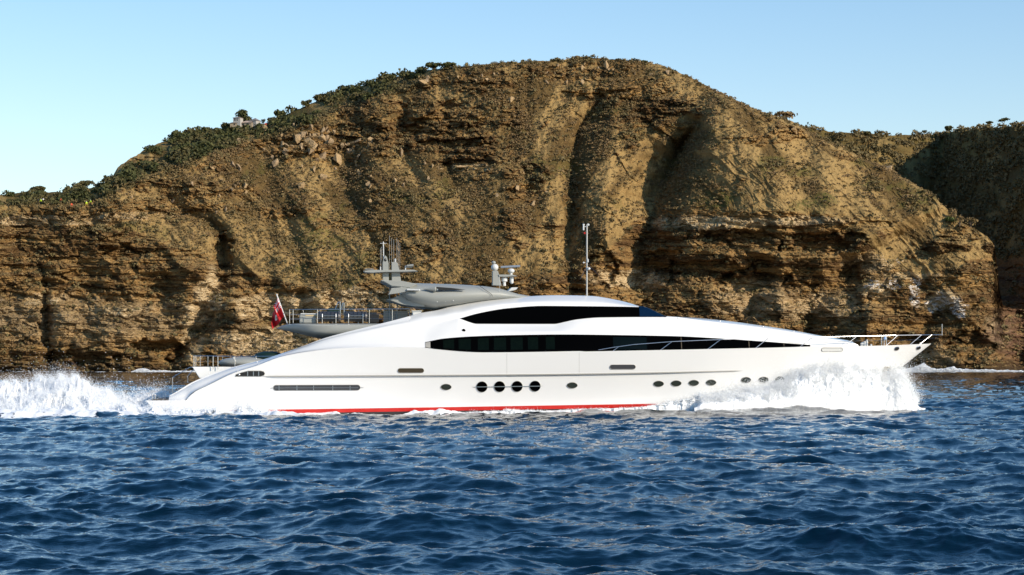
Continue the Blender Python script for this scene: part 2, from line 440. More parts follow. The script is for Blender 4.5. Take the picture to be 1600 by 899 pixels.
def hill_material():
    s = NT('hill_ground')
    pos = s.n('NewGeometry').outputs['Position']
    n1 = s.noise(pos, .9, 7, .65); n2 = s.noise(pos, .16, 6, .6, .5); n3 = s.noise(pos, 2.6, 5, .7); nl = s.noise(pos, 1.0, 6, .65, .6, (.10, .10, 1.3))
    ns = s.noise(pos, 1.0, 6, .7, 1.0, (.9, .3, .35))
    grass = s.mix(s.ramp(s.math('ADD', s.math('MULTIPLY', s.attr('dry'), .55), s.math('MULTIPLY', n1, .6)), .32, .82), (.120, .076, .028), (.350, .232, .092))
    grass = s.mix(s.ramp(ns, .50, .68, 0, .75), grass, (.085, .060, .028))
    grass = s.mix(s.ramp(n3, .60, .74, 0, .5), grass, (.48, .34, .16))
    gmask = s.math('MULTIPLY', s.attr('green'), s.ramp(s.math('ADD', n1, n3), .85, 1.15))
    grass = s.mix(gmask, grass, (.085, .088, .022))
    n4 = s.noise(pos, 5.5, 3, .6); nl2 = s.noise(pos, 1.0, 5, .6, .4, (.28, .28, 3.4))
    rock = s.mix(s.ramp(s.math('ADD', s.math('MULTIPLY', s.attr('lay'), .38), s.math('ADD', s.math('MULTIPLY', nl, .5), s.math('MULTIPLY', nl2, .35))), .38, .80), (.075, .040, .018), (.46, .275, .10))
    rock = s.mix(s.ramp(nl2, .56, .64, 0, .55), rock, (.54, .37, .17))
    rock = s.mix(s.ramp(n2, .38, .68), s.mix(.55, rock, (.150, .082, .034)), rock)
    rock = s.mix(s.ramp(n3, .55, .64, 0, .75), rock, (.045, .027, .014))
    rock = s.mix(s.ramp(n4, .60, .66, 0, .6), rock, (.040, .025, .014))
    rock = s.mix(s.math('MULTIPLY', s.attr('orange'), s.ramp(n1, .4, .6)), rock, (.40, .21, .05))
    palec = s.mix(s.ramp(s.math('ADD', nl, n3), .8, 1.2), (.40, .28, .14), (.74, .58, .36))
    rock = s.mix(s.math('MULTIPLY', s.attr('pale'), s.ramp(n2, .30, .5, .7, 1)), rock, palec)
    rock = s.mix(s.attr('red'), rock, s.mix(n1, (.10, .05, .035), (.20, .11, .07)))
    rock = s.mix(s.math('MULTIPLY', s.attr('wet'), .85), rock, (.045, .030, .018))
    rock = s.mix(s.math('MULTIPLY', s.attr('white'), s.ramp(n3, .42, .5)), rock, (.80, .76, .72))
    rm = s.ramp(s.math('ADD', s.attr('rock'), s.math('MULTIPLY', s.math('SUBTRACT', n1, .5), 1.1)), .30, .62)
    s.l(s.mix(rm, grass, rock), s.b.inputs['Base Color'])
    s.b.inputs['Roughness'].default_value = .95; s.b.inputs['Specular IOR Level'].default_value = .1
    bp = s.n('Bump'); bp.inputs['Strength'].default_value = 1; bp.inputs['Distance'].default_value = .55
    s.l(s.math('ADD', s.math('ADD', n1, s.math('MULTIPLY', s.math('MULTIPLY', nl2, s.attr('rock')), 1.0)), s.math('ADD', s.math('MULTIPLY', n3, .5), s.math('MULTIPLY', n4, .18))), bp.inputs['Height']); s.l(bp.outputs[0], s.b.inputs['Normal'])
    return s.m

def leaf_material(name, a, b, c):
    s = NT(name)
    g = s.n('NewGeometry'); nz = s.noise(g.outputs['Position'], .12, 3)
    col = s.mix(g.outputs['Random Per Island'], a, b)
    s.l(s.mix(s.ramp(nz, .45, .62, 0, .7), col, c), s.b.inputs['Base Color'])
    s.b.inputs['Roughness'].default_value = .8; s.b.inputs['Specular IOR Level'].default_value = .2
    return s.m
HILLMAT = hill_material()
HL = build_hill()
BH = build_back_hill()

def leaf_cloud(C, RX, RZ, n, size, rs, up=0.25, shell=0.55):
    """n leaf clumps (one quad each) round every centre in C; RX/RZ radii; returns V, F"""
    m = len(C)
    d = rs.normal(size=(m, n, 3)); d /= np.linalg.norm(d, axis=2, keepdims=True)
    d[..., 2] = np.where(rs.rand(m, n) < .75, np.abs(d[..., 2]), d[..., 2])
    rad = shell + (1 - shell)*rs.rand(m, n) + .25*rs.rand(m, n)*(rs.rand(m, n) < .25)
    ph = rs.rand(m, 1)*6.28
    lob = 1 + .25*np.sin(3*np.arctan2(d[..., 1], d[..., 0]) + ph)
    c = C[:, None, :] + np.stack([d[..., 0]*rad*lob*RX[:, None], d[..., 1]*rad*lob*RX[:, None], d[..., 2]*rad*RZ[:, None] + RZ[:, None]*up], -1)
    nrm = d + .7*rs.normal(size=d.shape); nrm /= np.linalg.norm(nrm, axis=2, keepdims=True)
    tv = np.cross(nrm, rs.normal(size=d.shape)); tv /= np.linalg.norm(tv, axis=2, keepdims=True) + 1e-9
    bv = np.cross(nrm, tv)
    sz = (size[:, None]*rs.uniform(.6, 1.4, (m, n)))[..., None]
    q = np.stack([c - tv*sz - bv*sz*.6, c + tv*sz*.8 - bv*sz*.7, c + tv*sz + bv*sz*.6, c - tv*sz*.7 + bv*sz*.8], 2).reshape(-1, 3)
    return q, np.arange(len(q), dtype=np.int32).reshape(-1, 4)

def scatter(H, dens, n, rs):
    """n random surface points of a hill with the given relative density"""
    P = H['P']
    a = np.linalg.norm(np.cross(np.gradient(P, axis=1), np.gradient(P, axis=0)), axis=2)
    w = (np.clip(dens, 0, None)*np.minimum(a, np.percentile(a, 97))).ravel(); w = w / w.sum()
    idx = rs.choice(len(w), n, p=w)
    return P.reshape(-1, 3)[idx] + rs.normal(size=(n, 3))*[.4, .3, 0.05], idx

LEAF_DRY = leaf_material('dry_scrub', (.25, .165, .078), (.16, .108, .050), (.20, .145, .060))
LEAF_OLIVE = leaf_material('olive_scrub', (.170, .128, .052), (.105, .086, .038), (.19, .14, .065))
LEAF_GREEN = leaf_material('dark_green_scrub', (.042, .050, .018), (.085, .085, .028), (.12, .095, .04))
BARK = mat('bark', (.16, .12, .085), .9, var=.3, vscale=3)
rs = np.random.RandomState(4)
K_, M_ = HL['K'], HL['M']
open_slope = (1-HL['far'])*(1-.75*HL['cliff'])*(1-.7*HL['outc'])*sst(.12, .45, HL['nz'])
clump = sst(-.15, .35, fbm(K_/34, M_/26, 4, 201) + .25*fbm(K_/8, M_/8, 2, 205))
spur = sst(-14, 30, (M_ - 165) - .62*(K_ - 1085))*0 + sst(1110, 1170, K_)*(1-HL['cliff'])
d1 = open_slope*(.28 + clump*(1.1-HL['dry']))*(1 - .5*spur)
C, _ = scatter(HL, d1, 30000, rs)
r = rs.uniform(.22, .80, len(C))
V, F = leaf_cloud(C, r, r*.52, 12, r*.30, rs)
tag(np_mesh('scrub', V, F, LEAF_DRY), 'low dry brown scrub growing all over the headland slope', 'scrub', kind='stuff')
C, _ = scatter(HL, (1-.7*spur)*open_slope*(.04 + HL['green']*1.0*clump) + .06*clump*HL['cliff']*sst(.3, .6, HL['nz']), 3000, rs)
r = rs.uniform(.45, 1.3, len(C))
V, F = leaf_cloud(C, r, r*.7, 20, r*.26, rs)
tag(np_mesh('scrub', V, F, LEAF_OLIVE), 'small olive green bushes dotted over the headland slope', 'scrub', kind='stuff')
fd = HL['far']*(1-HL['orange'])*(.35 + sst(-.2, .3, fbm(K_/20, M_/14, 3, 211)))*sst(165, 110, K_) + HL['far']*(1-HL['orange'])*(K_ > 165)*(.35+sst(-.2, .3, fbm(K_/20, M_/14, 3, 211)))
fd = fd*np.where((K_ > 165) & (K_ < 280) & (M_ < 305 - (K_-165)*.35) , .6, 1)*np.where((K_ > 358) & (K_ < 420) & (M_ < SKY_H(K_) + 9), .06, 1)
fd = fd*sst(-.05, .22, fbm(K_/26, M_/12, 4, 217) + .12)
C, _ = scatter(HL, fd, 2500, rs)
r = rs.uniform(.55, 1.2, len(C))*rs.choice([1, 1.5, 2.1], len(C), p=[.5, .35, .15])
V, F = leaf_cloud(C, r, r*.95, 46, r*.20, rs)
tag(np_mesh('bushes', V, F, LEAF_GREEN), 'dense dark green bushes covering the ridge top on the left', 'bushes', kind='stuff')
crest = np.exp(-((M_ - CREST(K_))/9)**2)*(K_ < 700)*(K_ > 110)*sst(-.1, .3, fbm(K_/18, M_/10, 3, 219)+.1) + .5*np.exp(-((M_ - SKY_H(K_) - 3)/4)**2)*(K_ > 700)*(K_ < 1000) + .25*np.exp(-((M_ - SKY_H(K_) - 2)/3)**2)*(K_ > 1190)*(K_ < 1330)
C, _ = scatter(HL, crest, 700, rs)
r = rs.uniform(.5, 1.3, len(C))
V, F = leaf_cloud(C, r, r*.8, 30, r*.22, rs)
tag(np_mesh('bushes', V, F, LEAF_OLIVE), 'olive bushes in a loose line along the headland crest', 'bushes', kind='stuff')
bk, bmm = BH['K'], BH['M']
C, _ = scatter(BH, (bk < 2100)*(1-.8*BH['cliff'])*(.3 + sst(-.2, .3, fbm(bk/16, bmm/12, 3, 231))), 5200, rs)
r = rs.uniform(.8, 2.2, len(C))
V, F = leaf_cloud(C, r, r*.9, 34, r*.22, rs)
tag(np_mesh('bushes', V, F, LEAF_OLIVE), 'grey green bushes covering the farther hillside on the right', 'bushes', kind='stuff')
# ------------------------------------------------------------------ the sea
def ocean_tile(N, L, wdir, lpeak, rms, seed, spread=2.0, lmin=0.0):
    rg = np.random.RandomState(seed)
    k1 = np.fft.fftfreq(N, L/N)*2*np.pi
    kx, ky = np.meshgrid(k1, k1, indexing='ij'); k = np.hypot(kx, ky); k[0, 0] = 1
    kp = 2*np.pi/lpeak
    cosw = (kx*math.cos(wdir) + ky*math.sin(wdir))/k
    P = np.exp(-1.25*(kp/k)**2) / k**4 * (.12 + np.abs(cosw)**spread) * np.where(cosw < 0, .35, 1)
    if lmin: P *= np.exp(-(k*lmin/6.28)**2)
    P[0, 0] = 0
    H = np.sqrt(P)*(rg.normal(size=(N, N)) + 1j*rg.normal(size=(N, N)))
    h = np.fft.ifft2(H)
    sc = rms/np.real(h).std()
    return [np.real(h)*sc, np.real(np.fft.ifft2(-1j*kx/k*H))*sc, np.real(np.fft.ifft2(-1j*ky/k*H))*sc], L

def tile_sample(T, x, y, rot=0.0, disp=True):
    A, L = T; N = A[0].shape[0]
    c, s = math.cos(rot), math.sin(rot)
    u = (x*c + y*s)/L*N; v = (-x*s + y*c)/L*N
    ui = np.floor(u).astype(np.int64); vi = np.floor(v).astype(np.int64); fu = u-ui; fv = v-vi
    i0, i1, j0, j1 = ui % N, (ui+1) % N, vi % N, (vi+1) % N
    out = [a[i0, j0]*(1-fu)*(1-fv) + a[i1, j0]*fu*(1-fv) + a[i0, j1]*(1-fu)*fv + a[i1, j1]*fu*fv for a in A]
    return out[0], out[1]*c - out[2]*s, out[1]*s + out[2]*c

T1 = ocean_tile(1024, 110.0, R(80), 7.5, .088, 3, 2.0, .3)
T2 = ocean_tile(1024, 47.0, R(115), 2.3, .023, 7, 1.5, .10)
T3 = ocean_tile(1024, 13.0, R(60), .75, .0085, 9, 1.0, .02)

YAW = R(4.0); OY = 142.0; OX = (237-800)/FPX*142.0
CY, SY = math.cos(YAW), math.sin(YAW)
def to_local(X, Y):                       # world to yacht deck coordinates (u forward, v to starboard)
    dx, dy = X-OX, Y-OY
    return dx*CY + dy*SY, dx*SY - dy*CY
def to_world(u, v): return OX + u*CY + v*SY, OY + u*SY - v*CY

def wake_height(X, Y):
    """bow wave, trough amidships and stern wave round the moving hull"""
    u, v = to_local(X, Y)
    side = np.exp(-((np.abs(v)-4.5).clip(0)/7)**2)*(np.abs(v) < 40)
    h = side*(.12*np.exp(-((u-41)/6.0)**2) - .16*np.exp(-((u-16)/7.0)**2) + .10*np.exp(-((u-30)/5)**2) + .35*np.exp(-((u+5)/6)**2))
    arm = np.abs(v) - 4.0 - (44-u)*.36
    h = h + .10*np.exp(-(arm/1.6)**2)*sst(45, 38, u)*np.exp(-(44-u).clip(0)/38)
    return h

def sea_height(X, Y):
    h1 = tile_sample(T1, X, Y)[0]; h2 = tile_sample(T2, X, Y, .5)[0]
    return h1 + h2 + wake_height(X, Y)

def build_sea():
    ys = [28.0]
    while ys[-1] < 730:
        y = ys[-1]; ys.append(y + min(max(.045, .5*y*y/11000), .30 if y < 130 else (.42 if y < 190 else 1.3)))
    ys = np.array(ys)
    ys = np.concatenate([[-400, -50, 5, 18, 24], ys, [800, 1200, 4000]])
    c = np.linspace(-1, 1, 1300)
    W = np.maximum(ys, 28)*.2267*1.22 + 12
    X = np.concatenate([(-W-3500)[:, None], (-W*1.8)[:, None], W[:, None]*c[None], (W*1.8)[:, None], (W+3500)[:, None]], 1)
    Y = np.repeat(ys[:, None], X.shape[1], 1)
    h1, dx1, dy1 = tile_sample(T1, X, Y); h2, dx2, dy2 = tile_sample(T2, X, Y, .5); h3, dx3, dy3 = tile_sample(T3, X, Y, -.4)
    near = (np.abs(X) < W[:, None]*1.3)*1.0*sst(800, 700, Y)*sst(4, 22, Y)
    calm = 1 - .55*sst(200, 500, Y)
    f3 = (1 - .85*sst(70, 170, Y))*(.55 + .75*sst(-.3, .3, fbm(X/14, Y/30, 3, 350)))
    wk = wake_height(X, Y)
    Z = near*calm*(h1 + h2 + h3*f3) + wk
    u, v = to_local(X, Y); av = np.abs(v)
    # foam on the water: along the hull, the wake behind and the diverging bow wave
    nz = fbm(X/1.1, Y/2.2, 4, 301); nb = fbm(X/4.5, Y/7, 3, 305)
    hw = np.interp(u, [-3, 0, 30, 40, 45], [4.0, 4.2, 4.2, 2.8, .6])
    gap = av - hw
    wdt = np.interp(u, [-60, -14, -3, 4, 9, 14, 24, 34, 42, 46], [22, 16, 12, 9, 7, 3.0, .9, .8, .9, .5])
    fo = (1 - sst(.35, 1.15, gap/wdt + .35*nz + .3*nb))*sst(48, 45, u)*(v > -60)
    fo = np.where(u < -1, np.maximum(fo, (1-sst(.6, 1.2, av/12 + .4*nz + .3*nb))), fo)
    turb = sst(.15, .6, fo)*(.16*nz + .16*nb + .10*fbm(X/.45, Y/.8, 3, 309))
    Z = Z + turb*near
    # surf along the foot of the cliff
    fo = np.maximum(fo, .9*sst(655, 672, Y + 10*nb)*sst(-.1, .35, nz + nb)*.8)
    Xd = X - near*(dx1*.9 + dx2*.9 + dx3*.7*f3); Yd = Y - near*(dy1*.9 + dy2*.9 + dy3*.7*f3)
    V = np.stack([Xd, Yd, Z], -1)
    o = np_mesh('sea', V.reshape(-1, 3), grid_faces(*X.shape), sea_material(), smooth=True, attrs=dict(foam=fo))
    tag(o, 'dark blue choppy sea with warm reflections of cliff and hull', 'sea', kind='structure')

def sea_material():
    s = NT('sea_water')
    pos = s.n('NewGeometry').outputs['Position']
    foam = s.math('MULTIPLY', s.ramp(s.math('ADD', s.attr('foam'), s.math('MULTIPLY', s.math('SUBTRACT', s.noise(pos, 3.2, 6, .65, .6), .5), 1.0)), .50, .60), 1.0)
    s.l(s.mix(foam, (.0004, .009, .021), (.86, .88, .90)), s.b.inputs['Base Color'])
    s.l(s.ramp(foam, 0, 1, .025, .9), s.b.inputs['Roughness'])
    s.b.inputs['IOR'].default_value = 1.333
    b1 = s.n('Bump'); b1.inputs['Strength'].default_value = 1.0; b1.inputs['Distance'].default_value = .026
    gust = s.ramp(s.noise(pos, .045, 3, .5, 1.0), .36, .62, .30, 1.1)
    s.l(s.math('MULTIPLY', gust, s.math('ADD', s.noise(pos, 3.0, 5, .62, .3, (.45, 1, 1)), s.math('MULTIPLY', s.noise(pos, 10.0, 4, .6, 0, (.5, 1, 1)), .35))), b1.inputs['Height'])
    s.l(b1.outputs[0], s.b.inputs['Normal'])
    return s.m
build_sea()
# ------------------------------------------------------------------ the yacht
WHITE = mat('white_gelcoat', (.775, .775, .765), .22, coat=.6, spec=.5, var=.012, vscale=.6)
GREY = mat('grey_paint', (.30, .31, .29), .5, coat=.08, var=.03, vscale=1.5)
STEEL = mat('polished_steel', (.46, .46, .47), .28, metal=1)
DARKSTEEL = mat('dark_steel', (.10, .10, .105), .35, metal=.6)
GLASS = mat('black_glass', (.001, .001, .001), .03, spec=.08, ior=1.2)
BLUEGLASS = mat('windscreen_glass', (.001, .008, .028), .05, spec=.5, ior=1.45)
CURTAIN = mat('curtain_behind_glass', (.0022, .0045, .0022), .12, spec=.08, var=.5, vscale=5)
BLACKP = mat('black_recess', (.008, .008, .008), .6)
RED = mat('red_antifouling', (.52, .012, .006), .35, var=.12, vscale=2)
ANTI = mat('dark_antifouling', (.025, .022, .022), .5)
TEAK = mat('grey_teak_deck', (.10, .085, .075), .7, var=.2, vscale=8)
MOULD = mat('warm_grey_moulding', (.36, .345, .31), .35)
PORTG = mat('porthole_glass', (.028, .034, .028), .06, spec=.4)
BRONZE = mat('bronze_recess', (.10, .075, .045), .3, metal=.5)
CUSHION = mat('cream_cushion', (.55, .42, .22), .8)
LBLUE = mat('light_blue_cover', (.35, .50, .72), .7, bump=.02, vscale=9)
OFFW = mat('equipment_white', (.60, .61, .60), .45)
AERIAL = mat('aerial_grey', (.42, .42, .40), .5)
GREENC = mat('dark_green_cover', (.006, .022, .014), .5)
BLACKC = mat('black_vinyl', (.012, .012, .014), .35)

YL = empty('motor_yacht', (OX, OY, 0), YAW)
# local frame: x = u forward, y = -v (starboard is toward the camera, local -y), z up
def lpt(u, v, z): return Vector((u, -v, z))
def px_of(u, v):
    X, Y = to_world(u, v); return 800 + FPX*X/Y
def z_of(py, u, v):
    X, Y = to_world(u, v); return CAMH + (HOR - py)/FPX*Y
def u_of(px, v=0.0):
    k = (px-800)/FPX
    return (k*(OY - v*CY) - OX - v*SY)/(CY - k*SY)
def L3(px, py, v):
    u = u_of(px, v); return lpt(u, v, float(z_of(py, u, v)))

UL = u_of(1455, 0)                                     # stem head
Bs_c = curve([(0, 4.15), (5, 4.35), (15, 4.6), (28, 4.55), (34, 4.2), (39, 3.45), (43, 2.5), (46.5, 1.35), (49, .42), (UL, .03)])
p_c = curve([(0, .07), (10, .09), (25, .12), (33, .20), (40, .36), (46, .5), (UL, .6)])
stem_c = curve([(1240, 690), (1300, 664), (1340, 636), (1372, 606), (1412, 572), (1455, 537.4)])
sheer_c = curve([(200,626), (237,626), (293,625.6), (297,618.6), (328,601), (368,582), (400,572), (440,557.5), (480,550), (540,544), (600,542.6), (650,543), (664,543.5), (675,545.5), (757,551.6),
                 (905,549.6), (1060,546.6), (1222,543), (1277,541.5), (1340,541), (1400,539.5), (1455,537.2)])
def Bs(u): return float(Bs_c(u))
def z_sheer(u): return float(z_of(sheer_c(px_of(u, Bs(u))), u, Bs(u)))
def z_low(u):
    if u < 31: return -1.5 + .5*max(0, 1 - u/6)
    return max(-1.5, float(z_of(stem_c(px_of(u, 0)), u, 0)))
KNK = curve([(200, 589), (410, 588.2), (660, 586.8), (905, 584.6), (1050, 582), (1160, 579.6), (1455, 575)])
def z_knk(u): return float(z_of(KNK(px_of(u, Bs(u))), u, Bs(u)))
def V_hull(u, z):
    zl, zs_ = z_low(u), z_sheer(u)
    h = min(1, max(0, (z - zl)/max(zs_ - zl, .01)))
    v = Bs(u)*h**float(p_c(u))
    fk = float(sst(35.5, 31, u)*sst(6, 8, u))
    return v + .05*fk*float(sst(-.02, .02, z - z_knk(u)))*0 - .07*fk*float(sst(.0, -.06, z - z_knk(u)))*1
def hull_hit(px, py, off=0.0, V=None):
    """point of the hull side seen at this photo position"""
    v = 4.4
    V = V or V_hull
    for _ in range(14):
        u = float(u_of(px, v)); z = float(z_of(py, u, v)); v = .5*v + .5*(V(u, z) + off)
    return u, v, z

BOOT0 = curve([(200, 642), (330, 641.5), (420, 640.5), (640, 637.5), (1020, 631.5), (1200, 629), (1455, 625)])
def z_boot(u, dz=0): return float(z_of(BOOT0(px_of(u, Bs(u))), u, Bs(u))) + dz

def build_hull():
    bm = bmesh.new()
    us = np.unique(np.concatenate([np.linspace(0, 3, 12), np.linspace(3, 40, 110), np.linspace(40, UL, 50)]))
    rows = []
    for u in us:
        zl, zs_ = z_low(u), z_sheer(u)
        zk, zb0, zb1 = z_knk(u), z_boot(u), z_boot(u, -.23)
        marks = [zl] + [zl + (zs_-zl)*f**2 for f in (.08, .18, .3)]
        marks += [zb1 - .01, zb1, zb0, zb0 + .01] + list(np.linspace(zb0 + .1, zk - .08, 8)) + [zk - .05, zk - .01, zk] + list(np.linspace(zk + .05, zs_, 7))
        marks = np.sort(np.clip(marks, zl, zs_))
        row = []
        for z in marks:
            sh = max(0, zs_ - z)*.95*max(0, 1 - u/4.0)
            row.append((u + sh, V_hull(u, z), z))
        b = row[-1]
        depth = min(.45, (zs_-zl)*.5) if u > 3.2 else .02
        row += [(b[0], max(b[1]-.16, 0), b[2] + .0), (b[0], max(b[1]-.18, 0), b[2]-depth), (b[0], 0.0, b[2]-depth)]
        rows.append(row)
    n = len(rows[0]); VS = [[None]*n for _ in rows]; VP = [[None]*n for _ in rows]
    for i, row in enumerate(rows):
        for j, (u, v, z) in enumerate(row):
            VS[i][j] = bm.verts.new(lpt(u, v, z))
            VP[i][j] = VS[i][j] if (v < 1e-6) else bm.verts.new(lpt(u, -v, z))
    def face(vs, mi):
        vs = [a for k, a in enumerate(vs) if a is not vs[k-1]]
        if len(vs) > 2:
            try: f = bm.faces.new(vs); f.material_index = mi
            except ValueError: pass
    for i in range(len(rows)-1):
        for j in range(n-1):
            zc = (rows[i][j][2] + rows[i+1][j+1][2])/2; uc = rows[i][j][0]
            mi = 0
            if j < n-4:
                if zc < z_boot(uc, -.23): mi = 2
                elif zc < z_boot(uc) - .004: mi = 1
            if j == n-2: mi = 3
            face([VS[i][j], VS[i+1][j], VS[i+1][j+1], VS[i][j+1]], mi)
            face([VP[i][j], VP[i][j+1], VP[i+1][j+1], VP[i+1][j]], mi)
    for j in range(n-1): face([VS[0][j], VS[0][j+1], VP[0][j+1], VP[0][j]], 0)
    bmesh.ops.remove_doubles(bm, verts=bm.verts, dist=.0004)
    return bm_obj('hull', bm, [WHITE, RED, ANTI, TEAK], YL, angle=24)
hull = build_hull()

# superstructure section lines (photo rows) and how far each stands in from the hull side
A_c = sheer_c
T_c = curve([(262,619.5), (267,617.5), (302,597), (331,585), (367,573), (409,562.5), (445,550.8), (476,540), (504,529.5), (534,521), (600,504.7), (640,494.3), (660,489), (682,485.5), (719,475.7),
             (771,468), (824,464), (876,462), (929,463), (968,468.6), (1005,478), (1049,494.8), (1100,498), (1150,503), (1200,510), (1250,518), (1290,526), (1320,531.5), (1336,535), (1342,540)])
Bc = curve([(664,535), (692,529.5), (742,525.8), (800,524), (877,523), (972,524), (1060,525.8), (1130,529.5), (1202,534.5), (1277,539.6), (1342,540.6)])
Dc = curve([(719,498), (732,503), (745,506.3), (866,506.5), (885,503), (902,499.5), (942,496.3), (1049,495.6), (1100,501.5), (1150,508), (1200,515), (1250,523), (1290,531), (1342,540.2)])
Ec = curve([(719,498), (745,490.6), (797,481.8), (850,478.4), (929,479), (1002,480.2), (1049,495.1), (1100,500), (1150,505.5), (1200,512), (1250,520), (1290,528), (1342,540.1)])
ins_c = curve([(200,0), (860,0), (950,.30), (1050,.85), (1200,.95), (1342,.85)])
lb = curve([(200,.14), (500,.30), (664,.30), (900,.42), (1277,.30), (1342,.05)])
ld = curve([(200,.28), (500,.62), (719,1.15), (900,1.35), (1049,1.1), (1277,.60), (1342,.12)])
le = curve([(200,.40), (500,.85), (719,1.22), (760,1.55), (900,1.9), (1049,1.35), (1277,.85), (1342,.15)])
lf = curve([(200,.52), (500,1.05), (719,1.45), (900,2.15), (1049,1.7), (1277,1.1), (1342,.2)])
def fr(a, b, t): return a + (b-a)*t
def sup_rows(px):
    A, T = float(A_c(px)), float(T_c(px))
    if px < 664: B = fr(A, T, np.interp(px, [262, 664], [.22, (543.5-535)/(543.5-488)]))
    else: B = float(Bc(px))
    if px < 719: D = fr(A, T, np.interp(px, [262, 600, 719], [.55, .62, .70])); E = fr(A, T, np.interp(px, [262, 600, 700, 719], [.78, .82, .74, .702]))
    else: D, E = float(Dc(px)), float(Ec(px))
    E = max(min(E, D - .02), T + .4); F = fr(E, T, .45)
    return A, B, D, E, F, T
U_IN = u_of(640, 3.2)
def sup_nodes(u):
    px = float(np.clip(px_of(u, Bs(u) - 1), 262, 1342))
    A, B, D, E, F, T = sup_rows(px)
    vA = Bs(u) - float(ins_c(px)) - .004
    k = min(1, vA/3.0)
    vv = [vA, vA - float(lb(px))*k, vA - float(ld(px))*k, vA - float(le(px))*k, vA - float(lf(px))*k]
    wing = u < U_IN
    vT = vA - float(np.interp(px, [262, 500, 640], [.62, 1.2, 1.5])) if wing else max(.05, fr(vv[4], 0, float(np.interp(px, [640, 720, 1342], [.15, .45, .5]))))
    vv.append(vT)
    rows = [A, B, D, E, F, T]
    zz = [float(z_of(r, u, v)) for r, v in zip(rows, vv)]
    zz[0] = max(zz[0], z_sheer(u) - .02) if px < 900 else min(zz[0], z_sheer(u)) - .25*float(sst(900, 960, px))
    return px, wing, vv, zz
SUB = 6
def sup_section(u):
    """points from the side line to the top; SUB steps per node interval"""
    px, wing, vv, zz = sup_nodes(u)
    P = np.array(list(zip(vv, zz)))
    out = [P[0]]
    for i in range(5):
        p0 = P[max(i-1, 0)]; p1, p2 = P[i], P[i+1]; p3 = P[min(i+2, 5)]
        m1 = (p2-p0)/2; m2 = (p3-p1)/2
        L = np.linalg.norm(p2-p1)
        for m in (m1, m2):
            q = np.linalg.norm(m)
            if q > L: m *= L/q
        for s in range(1, SUB+1):
            t = s/SUB
            out.append(p1*(2*t**3-3*t*t+1) + m1*(t**3-2*t*t+t) + p2*(-2*t**3+3*t*t) + m2*(t**3-t*t))
    # brow: the side above the window stands a little proud of the glass
    out = np.array(out)
    br = float(sst(660, 700, px))*.06*float(sst(1300, 1240, px))
    for j in range(SUB+1, 2*SUB): out[j, 0] += br
    return px, wing, out
U0, U1 = u_of(264, 4), u_of(1341, 1)
def build_super():
    bm = bmesh.new()
    us = np.unique(np.concatenate([np.linspace(U0, U_IN-.01, 90), [U_IN-.005, U_IN+.005], np.linspace(U_IN+.01, U1, 150)]))
    rows = []
    for u in us:
        px, wing, S = sup_section(u)
        tail = []
        vT, zT = S[-1]
        if wing:
            zd = min(z_sheer(u) - .44, zT - .1)
            tail = [(vT-.05, zT - .04), (vT-.07, zd), (vT-.07, zd)]
        else:
            tail = [(vT*.66, zT + .03), (vT*.33, zT + .05), (0, zT + .055)]
        rows.append([(u, a, b) for a, b in list(map(tuple, S)) + tail])
    n = len(rows[0]); VS, VP = [], []
    for row in rows:
        VS.append([bm.verts.new(lpt(u, v, z)) for u, v, z in row])
        VP.append([bm.verts.new(lpt(u, -v, z)) for u, v, z in row])
    for i in range(len(rows)-1):
        for j in range(n-1):
            for VV in (VS, VP):
                try: bm.faces.new([VV[i][j], VV[i+1][j], VV[i+1][j+1], VV[i][j+1]])
                except ValueError: pass
    for VV in (VS[0], VP[0], VS[-1], VP[-1]):
        try: bm.faces.new(VV)
        except ValueError: pass
    bmesh.ops.remove_doubles(bm, verts=bm.verts, dist=.0006)
    return bm_obj('superstructure', bm, WHITE, YL, angle=28)
sup = build_super()

def patch(name, px0, px1, j0, j1, mt, parent, off=.015, n=90, j0f=None, sink=0.0, frac=None):
    """a pane lying on the superstructure between two section rows"""
    us = np.linspace(u_of(px0, 4), u_of(px1, 4), n)
    V = []
    m = j1-j0+1
    for u in us:
        px, w, S = sup_section(u)
        seg = S[j0:j1+1]
        if frac is not None:
            a, b = frac; ts = np.linspace(a, b, m)*(j1-j0)
            seg = np.stack([np.interp(ts, np.arange(m), seg[:, 0]), np.interp(ts, np.arange(m), seg[:, 1])], -1)
        for v, z in seg: V.append((u, -(v+off), z + off*.3))
    return np_mesh(name, V, grid_faces(n, m), mt, smooth=True, parent=parent)
mw = patch('side_window', 664, 1277, 0, SUB, GLASS, sup, .02, 160, frac=(.04, 1.0))
mw['label'] = 'long black main deck window band'
uw = patch('side_window', 719.5, 1004, 2*SUB, 3*SUB, GLASS, sup, .02, 120)
uw['label'] = 'black lens shaped upper deck window'
for a, b in [(692,709), (716,735), (746,763), (771,790), (797,816), (824,840), (852,866)]:
    patch('window_pane', a, b, 0, SUB, CURTAIN, mw, .024, 6, frac=(.22, .86))
patch('window_pane', 958, 1012, 0, SUB, mat('dim_pane', (.002, .004, .004), .08, spec=.08), mw, .024, 10, frac=(.3, .9))
for a in (1067, 1176, 1233):
    patch('mullion', a, a+1.2, 0, SUB, BRONZE, mw, .026, 2, frac=(.1, .95))
patch('window_end', 664, 672, 0, SUB, MOULD, mw, .025, 8, frac=(.1, .92))
patch('windscreen', 1004, 1047, 2*SUB, 4*SUB, BLUEGLASS, sup, .03, 24)
